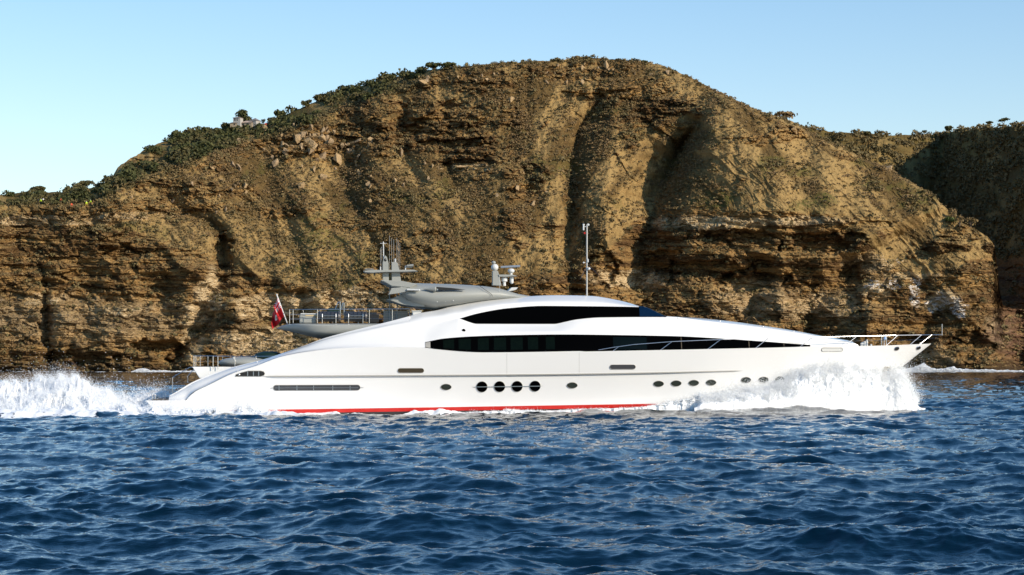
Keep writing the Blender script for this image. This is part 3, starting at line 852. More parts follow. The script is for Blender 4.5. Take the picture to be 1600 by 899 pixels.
# raked windscreen wrapping round the front of the upper deck
us = np.linspace(u_of(1003, 2), u_of(1047, 2), 30); V = []
for u in us:
    px, w, S = sup_section(u); seg = S[3*SUB:5*SUB+1]
    full = [(v, z) for v, z in seg] + [(seg[-1][0]*f, seg[-1][1] + .02) for f in (.5, 0)]
    full = full + [(-v, z) for v, z in full[::-1][1:]]
    for v, z in full: V.append((u + .02, -(v + .012*np.sign(v)), z + .03))
np_mesh('windscreen', V, grid_faces(30, len(full)), BLUEGLASS, smooth=True, parent=sup)
# thin shade edge of the roof over the windscreen
def tube(name, pts, r, mt, parent, closed=False, seg=7):
    bm = bmesh.new(); pts = [Vector(p) for p in pts]; rings = []
    for i, p in enumerate(pts):
        a = pts[max(i-1, 0)]; b = pts[min(i+1, len(pts)-1)]
        d = (b-a).normalized(); s = d.cross(Vector((0, 0, 1)))
        if s.length < .01: s = d.cross(Vector((0, 1, 0)))
        s.normalize(); t = d.cross(s)
        rings.append([bm.verts.new(p + (s*math.cos(k/seg*6.2832) + t*math.sin(k/seg*6.2832))*r) for k in range(seg)])
    for i in range(len(rings)-1):
        for k in range(seg): bm.faces.new([rings[i][k], rings[i][(k+1) % seg], rings[i+1][(k+1) % seg], rings[i+1][k]])
    bm.faces.new(rings[0]); bm.faces.new(rings[-1][::-1])
    return bm_obj(name, bm, mt, parent)

class Kit:
    """several bars, boxes and cylinders collected into ONE mesh"""
    def __init__(s): s.bm = bmesh.new()
    def bar(s, a, b, r, seg=6, r2=None):
        a, b = Vector(a), Vector(b); d = b-a
        if d.length < 1e-5: return s
        M = Matrix.Translation((a+b)/2) @ d.to_track_quat('Z', 'Y').to_matrix().to_4x4()
        bmesh.ops.create_cone(s.bm, cap_ends=True, segments=seg, radius1=r, radius2=r if r2 is None else r2, depth=d.length, matrix=M); return s
    def path(s, pts, r, seg=6):
        for a, b in zip(pts[:-1], pts[1:]): s.bar(a, b, r, seg)
        for p in pts[1:-1]: s.ball(p, r, 6)
        return s
    def ball(s, c, r, seg=12, sc=(1, 1, 1)):
        bmesh.ops.create_uvsphere(s.bm, u_segments=seg, v_segments=max(4, seg*2//3), radius=r, matrix=Matrix.Translation(c) @ Matrix.Diagonal((*sc, 1))); return s
    def box(s, c, size, bev=.02, rot=None, taper=None):
        r = bmesh.ops.create_cube(s.bm, size=1); vs = r['verts']
        if taper:
            for v in vs:
                if v.co.z > 0: v.co.x *= taper; v.co.y *= taper
        M = Matrix.Translation(c) @ (rot or Matrix.Identity(4)) @ Matrix.Diagonal((*size, 1))
        bmesh.ops.transform(s.bm, matrix=M, verts=vs)
        if bev:
            es = list({e for v in vs for e in v.link_edges}); bmesh.ops.bevel(s.bm, geom=es, offset=bev, segments=2, affect='EDGES')
        return s
    def prism(s, pts, y0, y1, bev=0):
        """outline in (x, z), extruded along y"""
        a = [s.bm.verts.new((x, y0, z)) for x, z in pts]; b = [s.bm.verts.new((x, y1, z)) for x, z in pts]
        n = len(pts); fs = [s.bm.faces.new(a), s.bm.faces.new(b[::-1])]
        for i in range(n): fs.append(s.bm.faces.new([a[i], b[i], b[(i+1) % n], a[(i+1) % n]]))
        if bev:
            es = list({e for f in fs[:2] for e in f.edges}); bmesh.ops.bevel(s.bm, geom=es, offset=bev, segments=2, affect='EDGES')
        return s
    def done(s, name, mt, parent=None, angle=35): return bm_obj(name, s.bm, mt, parent, angle=angle)

# ---- things set into the hull side
def surface_frame(px, py, V=None):
    u, v, z = hull_hit(px, py); V = V or V_hull
    du = (V(u+.2, z) - V(u-.2, z))/.4; dz = (V(u, z+.12) - V(u, z-.12))/.24
    tu = Vector((1, -du, 0)).normalized(); tz = Vector((0, -dz, 1)).normalized(); n = tu.cross(tz)
    if n.y > 0: n = -n
    return lpt(u, v, z), tu, tz, n
PXM = 3529/139.5
def outline_plate(name, px, py, outline, mt, parent, off=.012, rim=None, rim_w=.03, rot=0.0):
    """flat plate with an outline (metres) on the hull side, optionally with a raised rim of its own"""
    c, tu, tz, n = surface_frame(px, py)
    cr, sr = math.cos(rot), math.sin(rot)
    def P(a, b, o): return c + tu*(a*cr - b*sr) + tz*(a*sr + b*cr) + n*o
    bm = bmesh.new(); vs = [bm.verts.new(P(a, b, off)) for a, b in outline]; bm.faces.new(vs)
    base = [bm.verts.new(P(a, b, -.12)) for a, b in outline]
    k = len(vs)
    for i in range(k): bm.faces.new([vs[i], vs[(i+1) % k], base[(i+1) % k], base[i]])
    o = bm_obj(name, bm, mt, parent, smooth=False)
    if rim:
        bm = bmesh.new()
        cx = sum(a for a, b in outline)/k; cyy = sum(b for a, b in outline)/k
        inn, out, inn2, out2 = [], [], [], []
        for i, (a, b) in enumerate(outline):
            a0, b0 = outline[i-1]; a1, b1 = outline[(i+1) % k]
            nx, ny = (b1-b0), -(a1-a0); q = math.hypot(nx, ny) or 1; nx /= q; ny /= q
            if nx*(a-cx) + ny*(b-cyy) < 0: nx, ny = -nx, -ny
            inn.append(bm.verts.new(P(a, b, off+.004))); out.append(bm.verts.new(P(a+nx*rim_w, b+ny*rim_w, off-.005)))
            inn2.append(bm.verts.new(P(a+nx*rim_w*.3, b+ny*rim_w*.3, off+.03)))
            out2.append(bm.verts.new(P(a+nx*rim_w, b+ny*rim_w, -.05)))
        for i in range(k):
            j = (i+1) % k
            bm.faces.new([inn[i], inn[j], inn2[j], inn2[i]]); bm.faces.new([inn2[i], inn2[j], out[j], out[i]]); bm.faces.new([out[i], out[j], out2[j], out2[i]])
        bm_obj('rim', bm, rim, o)
    return o
def ell(a, b, n=28): return [(a*math.cos(i/n*6.2832), b*math.sin(i/n*6.2832)) for i in range(n)]
def lens(a, b, n=16):
    q = [(a*math.cos(t), b*abs(math.sin(t))**1.15*(1 if math.sin(t) >= 0 else -1)) for t in np.linspace(0, 6.2832, 2*n, endpoint=False)]
    return q
def stadium(w, h, n=8):
    r = h/2; a = w/2 - r
    return [(a + r*math.cos(t), r*math.sin(t)) for t in np.linspace(-1.5708, 1.5708, n)] + [(-a + r*math.cos(t), r*math.sin(t)) for t in np.linspace(1.5708, 4.7124, n)]
for px, py in [(697, 605), (894, 602.4), (1029, 600), (1056.5, 599.3), (1084, 598.6), (1111, 598), (1165.5, 594), (1193, 593.5), (1219, 593)]:
    outline_plate('porthole', px, py, lens(.32, .18), PORTG, hull, .010, MOULD, .028, R(1))
for px, py in [(753, 604.6), (780.6, 604.3), (808, 604), (836, 603.6)]:
    outline_plate('round_window', px, py, ell(.33, .33), GLASS, hull, .012, MOULD, .02)
def hull_strip(name, px0, px1, pyf, h, proud, mt, n=60, taper=.03):
    bm = bmesh.new(); R4 = []
    for i in range(n):
        q = i/(n-1); px = px0 + (px1-px0)*q; s = min(1, q/taper, (1-q)/taper) if taper else 1
        u, v, z = hull_hit(px, pyf(px)); s = max(s, .03)
        R4.append([bm.verts.new(lpt(u, v+o, z+d)) for o, d in ((-.05, h/2*s), (proud*s, h/2*s*.5), (proud*s, -h/2*s*.7), (-.05, -h/2*s))])
    for i in range(n-1):
        for k in range(3): bm.faces.new([R4[i][k], R4[i+1][k], R4[i+1][k+1], R4[i][k+1]])
    return bm_obj(name, bm, mt, hull)
hull_strip('rub_rail', 410, 1162, lambda p: KNK(p), .085, .06, MOULD, 120, .02)
hull_strip('trim_strip', 737, 849, lambda p: 604.9 - (p-737)*.013, .055, .05, STEEL, 20, .05)
# long side grille with its dividers and pointed ends
g = outline_plate('grille', 495, 606, stadium(134/PXM, 8/PXM), DARKSTEEL, hull, .012, MOULD, .02, R(.2))
hull_strip('trim_strip', 421, 429, lambda p: 606.6, .05, .03, STEEL, 8, .3)
hull_strip('trim_strip', 562, 569, lambda p: 606, .05, .03, STEEL, 8, .3)
for px in (436, 464, 490, 520, 547):
    c, tu, tz, n = surface_frame(px, 606.3); k = Kit(); k.box(c + n*.02, (.045, .04, .30), .008); k.done('divider', STEEL, g)
c0, c1 = surface_frame(430, 606.3), surface_frame(560, 606)
Kit().bar(c0[0] + c0[3]*.015, c1[0] + c1[3]*.015, .018).done('bar', STEEL, g)
# slot vents
for px, py, w, h, m_, rot in [(642, 579.2, 40, 6.5, BRONZE, .2), (973, 573.6, 40, 6.5, DARKSTEEL, .3), (1300, 546.6, 37, 5.2, OFFW, .3)]:
    v_ = outline_plate('slot_vent', px, py, stadium(w/PXM, h/PXM), m_, hull, .012, MOULD, .03, R(rot))
    if px == 1300: v_['label'] = 'white slot vent near the bow'
# aft side opening with four posts
sh = [(-.92, -.13), (.62, -.14), (.80, -.09), (.86, .02), (.80, .12), (.62, .17), (-.15, .17), (-.55, .07), (-.88, -.04)]
av_ = outline_plate('side_opening', 391.5, 584.5, sh, BLACKP, hull, .012, MOULD, .035, R(.5))
for a in (-.18, .18, .5):
    c, tu, tz, n = surface_frame(391.5 + a*PXM, 584); Kit().box(c + n*.02, (.055, .04, .28), .01).done('post', STEEL, av_)
c, tu, tz, n = surface_frame(373.5, 585.8); Kit().ball(c, .07, 10, (1, .5, 1)).done('bollard', STEEL, av_)
# black plates standing for the shade inside the bow fairleads, anchor pocket, lamp on the side, boarding door seams
for px, py in ((1401, 545.2), (1435, 544)):
    fl = outline_plate('fairlead', px, py, ell(.17, .10), BLACKP, hull, .012, STEEL, .04, R(18))
outline_plate('anchor_pocket', 1385, 577.5, [(-.36, -.2), (.10, -.2), (.42, .2), (-.14, .2)], mat('pocket_grey', (.42, .39, .34), .5), hull, .008)
def sup_hit(px, py):
    v = 4.0
    for _ in range(20):
        u = float(u_of(px, v)); S = sup_section(u)[2]; z = float(z_of(py, u, v)); v = .5*v + .5*float(np.interp(z, S[:, 1], S[:, 0]))
    return lpt(u, v, z)
Kit().ball(sup_hit(724.5, 517), .12, 14, (1, .35, 1)).done('side_lamp', GLASS, sup)
def seam(pts, name='door_seam'):
    k = Kit()
    P = []
    for (a, b), (c_, d) in zip(pts[:-1], pts[1:]):
        for q in np.linspace(0, 1, 8): P.append(lpt(*[x for x in (lambda h: (h[0], h[1] + .002, h[2]))(hull_hit(a + (c_-a)*q, b + (d-b)*q))]))
    k.path(P, .007, 4); k.done(name, mat('seam_grey', (.38, .37, .35), .6), hull)
seam([(792, 552), (792, 589), (905, 587.4), (905, 550.6)])

# ---- stern: platform, aft deck block, boarding rails
k = Kit()
zp = z_sheer(0.5)
k.prism([(u_of(239, 4), zp), (u_of(302, 4), zp), (u_of(302, 4), zp+.07), (u_of(239, 4), zp+.07)], -3.95, 3.95, .02)
k.done('swim_platform', TEAK, YL)
zt, zb = float(z_of(573.5, 3, 2)), float(z_of(591, 4, 2))
k = Kit(); k.prism([(u_of(301, 2.6), zt), (u_of(660, 2.6), zt), (u_of(660, 2.6), zb), (u_of(312, 2.6), zb)], -2.9, 2.9, .03)
k.done('aft_deck', WHITE, YL)
k = Kit(); k.prism([(u_of(304, 2.6), zt+.004), (u_of(640, 2.6), zt+.004), (u_of(640, 2.6), zt+.03), (u_of(304, 2.6), zt+.03)], -2.8, 2.8); k.done('deck_planking', TEAK, YL)
k = Kit()   # steps down to the platform between the wings
for i in range(7):
    q = i/7; k.box((u_of(311, 2.6) - .1 + .0 - q*1.6 + .8, 0, fr(zb, zp, q) - .1), (.5, 5.6, .22), .02)
k.done('stern_steps', WHITE, YL)
def rail(name, pts, posts, zd, mids=(), r=.022, parent=YL, rp=None, mt=STEEL):
    """top rail through pts, posts down to zd, middle wires"""
    o = Kit().path(pts, r, 7).done(name, mt, parent)
    for f in mids:
        Kit().path([Vector((p.x, p.y, zd + (p.z-zd)*f)) for p in pts], r*.6, 5).done('mid_rail', mt, o)
    for p in posts:
        Kit().bar((p[0], p[1], zd), (p[0], p[1], p[2]), rp or r*1.05, 7).done('stanchion', mt, o)
    return o
for side in (1, -1):
    v = 2.75*side
    pts = [L3(303, 556.5, v), L3(334, 556.5, v), L3(400, 557.5, v), L3(440, 557, v)]
    if side == 1: pts = [L3(333, 556.8, v+.3), L3(400, 557, v+.3), L3(436, 557, v+.3)]
    z0 = zt
    posts = [L3(q, 556.5, v + (.3 if side == 1 else 0)) for q in ((333, 340.5, 367, 400) if side == 1 else (303, 313, 325, 348, 374, 400))]
    rail('aft_rail', pts, posts, z0 - (.15 if side == 1 else 0), (.5,) if side < 0 else (), .024)
rail('aft_rail', [L3(303, 556.3, 1.6), L3(303, 556.5, -2.75)], [L3(303, 556.3, 1.6), L3(306, 556.3, -.6)], zt, (.5,), .024)
for v, a in ((1.9, 0), (-2.4, 24)):
    Kit().path([L3(269.5+a, 614-a*.65, v), L3(269.5+a, 590-a*.1, v), L3(296+a*.4, 574.5, v), L3(303+a*.2, 573.5, v)], .022, 7).done('boarding_handrail', STEEL, YL)
for px, v in ((238.5, 3.2), (242.5, 3.6)): Kit().bar(L3(px, 625, v), L3(px, 617.5, v), .035, 8).ball(L3(px, 617.5, v), .05, 8).done('mooring_bollard', STEEL, YL)
# tender lying on the aft deck, cushions and a dark green covered jet ski
k = Kit(); k.ball(L3(380, 567, 1.2), 1.0, 20, (1.55, .9, .36)); k.done('deck_locker', GREY, YL)
k = Kit(); k.bar(L3(364.5, 558.5, 2.4), L3(367.5, 565, 2.3), .06, 8); k.done('searchlight', OFFW, YL)
k = Kit(); k.ball(L3(420, 559, .6), .9, 18, (1.1, .8, .45)); k.box(L3(428, 556, .6), (.9, .8, .35), .1); k.bar(L3(409, 555, .6), L3(414, 551.6, .6), .05); k.done('covered_water_scooter', GREENC, YL)

# ---- grey aft overhang of the upper deck
def loft(name, pxs, topf, botf, hwf, mt, parent, v0=0.0, e=2.6, nsec=26, vref=None, flat=.5, angle=40):
    bm = bmesh.new(); rings = []
    for px in pxs:
        hw = float(hwf(px)); u = float(u_of(px, hw*.7 if vref is None else vref))
        zt_, zb_ = float(z_of(topf(px), u, hw*.7)), float(z_of(botf(px), u, hw*.7))
        zm = zb_ + (zt_-zb_)*flat; ring = []
        for i in range(nsec):
            t = i/nsec*6.2832; c, s = math.cos(t), math.sin(t)
            a = hw*abs(c)**(2/e)*np.sign(c); b = abs(s)**(2/e)*np.sign(s)
            z = zm + b*((zt_-zm) if s > 0 else (zm-zb_))
            ring.append(bm.verts.new(lpt(u, v0 + a, z)))
        rings.append(ring)
    for i in range(len(rings)-1):
        for j in range(nsec): bm.faces.new([rings[i][j], rings[i][(j+1) % nsec], rings[i+1][(j+1) % nsec], rings[i+1][j]])
    bm.faces.new(rings[0]); bm.faces.new(rings[-1][::-1])
    return bm_obj(name, bm, mt, parent, angle=angle)
loft('upper_deck_overhang', [432, 435, 440, 448, 456, 466, 480, 495, 510, 530, 560, 600, 640, 668],
     curve([(432,513), (440,509), (450,506.8), (465,505.7), (600,505.3), (668,505)]), curve([(432,513.6), (450,517.5), (470,521.5), (485,526), (505,529.5), (560,531), (668,531)]),
     curve([(432,.15), (440,.9), (450,1.8), (466,2.6), (495,3.15), (668,3.2)]), GREY, YL, e=3.6, flat=.82)
ztd = float(z_of(505.3, u_of(540, 2.5), 2.5))
# upper deck rails, locker, life rafts
for side in (1, -1):
    v = 2.9*side
    pts = [L3(452.5, 484, v*.86), L3(500, 483.5, v), L3(560, 483.3, v), L3(640 if side == 1 else 665, 482.8, v)]
    posts = [L3(q, 484, v*(.86 if q < 455 else 1)) for q in ((458, 496, 577, 613) if side == 1 else (474, 520, 560, 600, 640))]
    rail('upper_deck_rail', pts, posts, ztd, (.33, .66), .020)
rail('upper_deck_rail', [L3(452.5, 484, 2.5), L3(452.5, 484, -2.5)], [L3(452.5, 484, 2.5), L3(452.5, 484, -2.5), L3(452.5, 484, 0)], ztd, (.33, .66), .020)
b0, b1 = L3(468, 505, 1.4), L3(494, 492.5, 1.4)
lk = Kit().box(((b0.x+b1.x)/2, -1.4, (ztd + b1.z)/2), (b1.x-b0.x, 1.5, b1.z-ztd), .05).done('deck_sofa', GREY, YL)
Kit().box(((b0.x+b1.x)/2 + .1, -1.4, b1.z+.04), (b1.x-b0.x+.1, 1.55, .11), .04).done('cushion', OFFW, lk)
Kit().box(((b0.x+b1.x)/2 + .25, -1.4, b1.z-.06), (b1.x-b0.x-.25, 1.53, .09), .02).done('cushion', CUSHION, lk)
def life_raft(px0, px1):
    c = L3((px0+px1)/2, 495, 2.2); Lh = (px1-px0)/PXM/2
    t = empty('life_raft', (c.x, c.y, ztd), 0, YL)
    z0 = c.z - ztd
    k = Kit(); k.bar((-Lh*.84, 0, z0), (Lh*.84, 0, z0), .31, 20)
    for s in (-1, 1): k.bar((Lh*.84*s, 0, z0), (Lh*s, 0, z0), .37, 20, .30) if s > 0 else k.bar((Lh*s, 0, z0), (Lh*.84*s, 0, z0), .30, 20, .37)
    k.done('canister', DARKSTEEL, t)
    for x in np.linspace(-.55, .55, 4):
        k = Kit(); P = [(Lh*x, .335*math.cos(a), z0 + .335*math.sin(a)) for a in np.linspace(0, 6.2832, 17)]; k.path(P, .017, 5); k.done('strap', BLACKC, t)
    for s in (-1, 1):
        k = Kit(); x = Lh*.62*s
        k.path([(x, -.36, 0), (x, -.38, z0*.9), (x+.0, -.34, z0+.18)], .028, 6); k.path([(x, .36, 0), (x, .36, z0)], .028, 6)
        P = [(x, .35*math.cos(a), z0 + .35*math.sin(a)) for a in np.linspace(3.1416, 6.2832, 9)]; k.path(P, .02, 5)
        k.done('cradle', STEEL, t)
    for zz_ in (.06, -.10): Kit().bar((-Lh*.7, -.345, z0+zz_), (Lh*.7, -.345, z0+zz_), .016).done('lashing_bar', STEEL, t)
    return t
life_raft(497, 531.5); life_raft(537.5, 574)
k = Kit(); k.box(L3(582, 497.5, 1.0) - Vector((0, 0, .0)), (.8, 1.0, .75), .14); k.done('deck_chair', BLACKC, YL)
k = Kit()
k.path([L3(524, 483, .5), L3(528.5, 472.5, .5), L3(531.5, 472.5, .5), L3(532, 500, .5)], .03, 7); k.path([L3(534, 483, .5), L3(535.5, 474, .5), L3(537.5, 474, .5), L3(538, 500, .5)], .03, 7)
k.done('ladder', STEEL, YL)
k = Kit(); k.box(L3(522, 487, .2), (.9, .6, .45), .1); k.done('instrument_pod', GREENC, YL)
k = Kit(); k.box(L3(618, 495.5, -2.0), (1.55, .06, .78), .01); pn = k.done('wind_screen_panel', mat('tinted_panel', (.26, .27, .27), .25, coat=.5), YL)
k = Kit(); k.box(L3(651, 491.5, 1.6), (.56, .5, .38), .05); k.box(L3(651, 486.4, 1.6), (.66, .55, .06), .02); k.done('deck_bar_unit', OFFW, YL)

# ---- hardtop with its swallow-tail, fin and intake
topf = curve([(596,440.4), (626,441), (700,442.6), (760,446.5), (785,450.5), (806,458), (838,463.6)])
ht = loft('hardtop', [626, 630, 636, 645, 660, 680, 700, 720, 740, 760, 780, 795, 810, 825, 838], topf, curve([(626,461), (636,474), (660,480.6), (682,484.6), (700,482.5), (760,473), (838,466.5)]),
     curve([(626,2.4), (660,2.65), (700,2.7), (760,2.3), (838,1.2)]), GREY, YL, e=2.4, flat=.45)
def flatpiece(name, outl, v_in, v_out, mt, parent, bev=.03):
    k = Kit(); vm = (v_in+v_out)/2
    P = [L3(a, b, vm) for a, b in outl]
    k.prism([(p.x, p.z) for p in P], -v_out, -v_in, bev); return k.done(name, mt, parent)
flatpiece('tail_blade', [(594.5,440), (626,441), (650,446), (640,452), (611,449.5)], -2.35, 2.35, GREY, ht, .04)
flatpiece('tail_blade', [(603.5,469.6), (618,466.5), (640,455), (660,458), (662,480.6), (645,480), (625,476.5)], -2.0, 2.0, GREY, ht, .05)
for s in (1, -1):
    flatpiece('fin', [(606,461), (611.5,450.5), (632,449), (655,452.2), (654,454.4), (640,453.8), (622,458.5)], s*2.5-.16, s*2.5+.16, GREY, ht, .03)
c0, c1 = L3(636, 452.8, 2.72), L3(655, 453.4, 2.78)
Kit().bar(c0, c1, .05, 8).ball(c1, .06, 8).done('side_lamp', OFFW, ht)
# intake scoop with black mouth
k = Kit(); a, b = L3(661, 452, 2.62), L3(680, 452, 2.68)
k.bar(a, b, .01, 18, .17); k.ball(b, .17, 14, (.5, 1, .95)); k.done('intake_scoop', GREY, ht)
flatpiece('intake_mouth', [(681,448.8), (683,448.6), (705,450.2), (727,452.8), (705,453.6), (681,454)], 2.55, 2.74, BLACKP, ht, .005)
Kit().box(L3(683.5, 452.8, 2.78), (.08, .04, .1), .01).done('bracket', STEEL, ht)
Kit().path([L3(748, 445.8, 2.0), L3(758, 453, 2.35), L3(768, 460, 2.3), L3(769.5, 463.5, 2.3)], .014, 5).done('cable', BLACKC, ht)
Kit().bar(L3(780.5, 463, 2.0), L3(780.5, 458.5, 2.0), .05, 8).bar(L3(780.5, 459, 2.0), L3(780.5, 432, 2.0), .008, 4).done('whip_aerial', OFFW, ht)
Kit().prism([(L3(793,456,1).x, L3(793,456,1).z), (L3(799,449.6,1).x, L3(799,449.6,1).z), (L3(809,449.4,1).x, L3(809,449.4,1).z), (L3(806,453,1).x, L3(806,453,1).z)], -1.2, 1.2, .02).done('deflector', OFFW, ht)
for px, py in ((683, 471.6), (696, 470.4), (708, 469.6)): Kit().ball(L3(px, py, 2.55), .045, 8).done('downlight', OFFW, ht)

# ---- aft radar arch with aerials
ar = empty('radar_mast', L3(610, 441, 0), 0, YL)
AO = ar.location
def mk(kit, name, mt, parent=None):
    o = kit.done(name, mt, parent or ar)
    o.data.transform(Matrix.Translation(-AO)); return o
for outl in ([(598,441), (607.5,441), (607,412), (604.5,402), (601.5,399.5), (599.5,403), (597.5,411)], [(612,441), (626.5,441), (624.5,425), (621,411.5), (619,410), (611.5,410)]):
    P = [L3(a, b, 0) for a, b in outl]; mk(Kit().prism([(p.x, p.z) for p in P], -.32, .32, .02), 'mast_pillar', GREY)
P = [L3(a, b, 0) for a, b in [(567.5,424.2), (571,426.8), (582,427), (600,425.8), (634,425.2), (652.5,424.6), (646,422.4), (600,423), (583,422.6)]]
mk(Kit().prism([(p.x, p.z) for p in P], -.75, .75, .02), 'crossbar', GREY)
mk(Kit().box(L3(577, 421.2, 0), (.55, .9, .05), .01), 'gps_plate', GREY)
mk(Kit().bar(L3(585, 427, 0), L3(585, 431, 0), .05, 8), 'lamp', BLACKC)
mk(Kit().ball(L3(602, 406.5, .3), .10, 10, (1, .6, 1.1)), 'lamp', BLACKC)
mk(Kit().bar(L3(599.5, 412, 0), L3(599, 378, 0), .032, 6).bar(L3(594, 380.5, 0), L3(604, 380.5, 0), .016, 5).ball(L3(599, 379, 0), .05, 6), 'flag_pole', OFFW)
for px, y0, y1 in ((594.5, 422, 388), (596, 422, 386), (608.5, 425, 368), (611.8, 422, 372), (615.2, 411, 374), (620, 411, 372), (622.2, 423, 376), (624.7, 423, 380)):
    mk(Kit().bar(L3(px, y0, .2), L3(px, y1, .2), .008, 4), 'whip_aerial', AERIAL)
mk(Kit().bar(L3(594.5, 423, .2), L3(594.5, 417, .2), .04, 8), 'aerial_base', OFFW)
mk(Kit().bar(L3(617.5, 410, 0), L3(617.5, 405.5, 0), .05, 8).ball(L3(617.5, 405.6, 0), .06, 8), 'lamp', OFFW)
h_ = mk(Kit().bar(L3(633.5, 422.5, .2), L3(633.5, 415.5, .2), .04, 8), 'horn_bracket', OFFW)
mk(Kit().bar(L3(634, 417, .2), L3(644, 416.2, .2), .07, 12, .10).bar(L3(636, 415.4, .35), L3(646, 414.8, .35), .05, 10, .08), 'horn', GREY)
for px in (608.8, 620.5): mk(Kit().bar(L3(px, 441, .6), L3(px, 505, .6), .035, 7), 'support_pole', GREY)
# ---- forward radars
fr_ = empty('radar_pedestal', L3(774, 447, 0), 0, YL); AO = fr_.location
P = [L3(a, b, 0) for a, b in [(769,446.5), (783,447), (779.5,430), (777.5,424), (775,423), (769,424)]]
mk(Kit().prism([(p.x, p.z) for p in P], -.3, .3, .03), 'pillar', GREY, fr_)
mk(Kit().ball(L3(773, 418, 0), .235, 18, (1, 1, .95)).bar(L3(773, 424.5, 0), L3(773, 421, 0), .08, 10), 'radome', OFFW, fr_)
mk(Kit().ball(L3(771.3, 410.5, 0), .13, 14, (1.05, 1, .8)).bar(L3(771.5, 414, 0), L3(771.5, 411, 0), .05, 8), 'small_radome', GREY, fr_)
P = [L3(a, b, 0) for a, b in [(778,429.6), (800,429.6), (808,432), (790,433), (779,433)]]
mk(Kit().prism([(p.x, p.z) for p in P], -.35, .35, .02), 'shelf', GREY, fr_)
mk(Kit().ball(L3(798.6, 423.5, 0), .22, 18, (1, 1, .72)).bar(L3(798.6, 429.6, 0), L3(798.6, 424, 0), .09, 10), 'radar_motor', OFFW, fr_)
mk(Kit().box(L3(797.5, 416.8, 0), (32/PXM, .14, .13), .03, Matrix.Rotation(R(-3.2), 4, 'Y')), 'radar_scanner', mat('blue_grey_scanner', (.22, .26, .32), .4), fr_)
mk(Kit().bar(L3(799.5, 433, 0), L3(799.5, 441, 0), .12, 14).ball(L3(799.5, 441, 0), .12, 12), 'pod', OFFW, fr_)
mk(Kit().bar(L3(788, 434, 0), L3(788, 440, 0), .19, 16).bar(L3(788, 440, 0), L3(788, 447, 0), .10, 10), 'pod', OFFW, fr_)
# ---- tall light mast on the wheelhouse roof
tm = empty('light_mast', L3(917, 463, 0), 0, YL); AO = tm.location
mk(Kit().bar(L3(917, 464, 0), L3(917, 351, 0), .05, 10), 'pole', AERIAL, tm)
mk(Kit().bar(L3(917, 354, 0), L3(911.5, 355, 0), .02, 6).bar(L3(911.7, 352, 0), L3(911.7, 360, 0), .05, 8).ball(L3(911.8, 351.5, 0), .07, 8), 'anemometer', OFFW, tm)
mk(Kit().box(L3(919, 351.5, 0), (.16, .14, .14), .03), 'lamp', OFFW, tm)
mk(Kit().box(L3(913.4, 364.5, 0), (.13, .1, .12), .03), 'red_lamp', RED, tm)
mk(Kit().box(L3(918.3, 407.5, .05), (.11, .12, .24), .03), 'junction_box', OFFW, tm)
mk(Kit().bar(L3(917, 411, 0), L3(911, 410.5, 0), .016, 5).ball(L3(912, 410.5, 0), .055, 8), 'lamp', OFFW, tm)
mk(Kit().ball(L3(920, 420, .1), .10, 10, (1.1, 1, .9)), 'camera_dome', OFFW, tm)
mk(Kit().bar(L3(918, 412, 0), L3(938, 433, 1.2), .007, 4).bar(L3(916, 417, 0), L3(907, 436, -1), .007, 4), 'stay_wire', STEEL, tm)

# ---- bow rails, deck gear
def brail(side):
    vs = lambda px: side*(max(.05, float(Bs(u_of(min(px, 1450), 3 if px < 1200 else 1))) - .12))
    vv = lambda px: vs(px) if px < 1440 else side*.05
    top = [(935,547), (958,543), (990,538.6), (1050,534), (1130,530.6), (1200,528.4), (1270,527.2), (1340,525.6), (1400,524.2), (1440,523.6), (1472,523.4)]
    o = Kit().path([L3(a, b, vv(a)) for a, b in top], .021, 7).done('bow_rail', STEEL, YL)
    ft = curve(top)
    for a, b in ((958,967), (1032,1050), (1106,1126), (1181,1201), (1250,1270), (1319,1339), (1385,1403), (1422,1440), (1437,1456)):
        p, q = L3(a, float(sheer_c(a)), vv(a)), L3(b, float(ft(b)), vv(b))
        Kit().bar(p, q, .021, 7).done('stanchion', STEEL, o)
    Kit().path([L3(a, float(b), vv(a)) for a, b in ((1285, 535.5), (1340, 533), (1400, 532), (1440, 531), (1466, 528))], .010, 5).done('guard_wire', STEEL, o)
    return o
for s in (1, -1): brail(s)
Kit().bar(L3(1472, 524.4, 0), L3(1472, 506.5, 0), .026, 8).done('jack_staff', AERIAL, YL)
k = Kit()
zz = float(z_of(541, u_of(1385, .3), .3)) - .3
for px in (1377.5, 1381.5, 1385): k.bar(lpt(u_of(px, .3), .3, zz), L3(px, 526, .3), .03, 7)
st = k.done('bell_stand', OFFW, YL)
Kit().box(L3(1382.5, 528.5, .3), (.20, .22, .24), .05, taper=.6).ball(L3(1382.5, 525.8, .3), .07, 10).done('cloth_cover', LBLUE, st)
k = Kit()
for px, h in ((1346, 536), (1351, 533.4), (1354.5, 531), (1361, 538)): k.bar(lpt(u_of(px, .5), .5, zz), L3(px, h, .5), .07, 9)
k.ball(L3(1349, 538, .4), .16, 10); k.done('windlass', OFFW, YL)
# roof hatches and fittings along the foredeck
k = Kit()
for px in (1060, 1125, 1192, 1240): k.ball(sup_hit(px, float(T_c(px)) + 2.0), .05, 8)
k.done('deck_fitting', STEEL, YL)

tag(YL, 'long white motor yacht with black windows and grey hardtop, speeding past the headland', 'yacht')

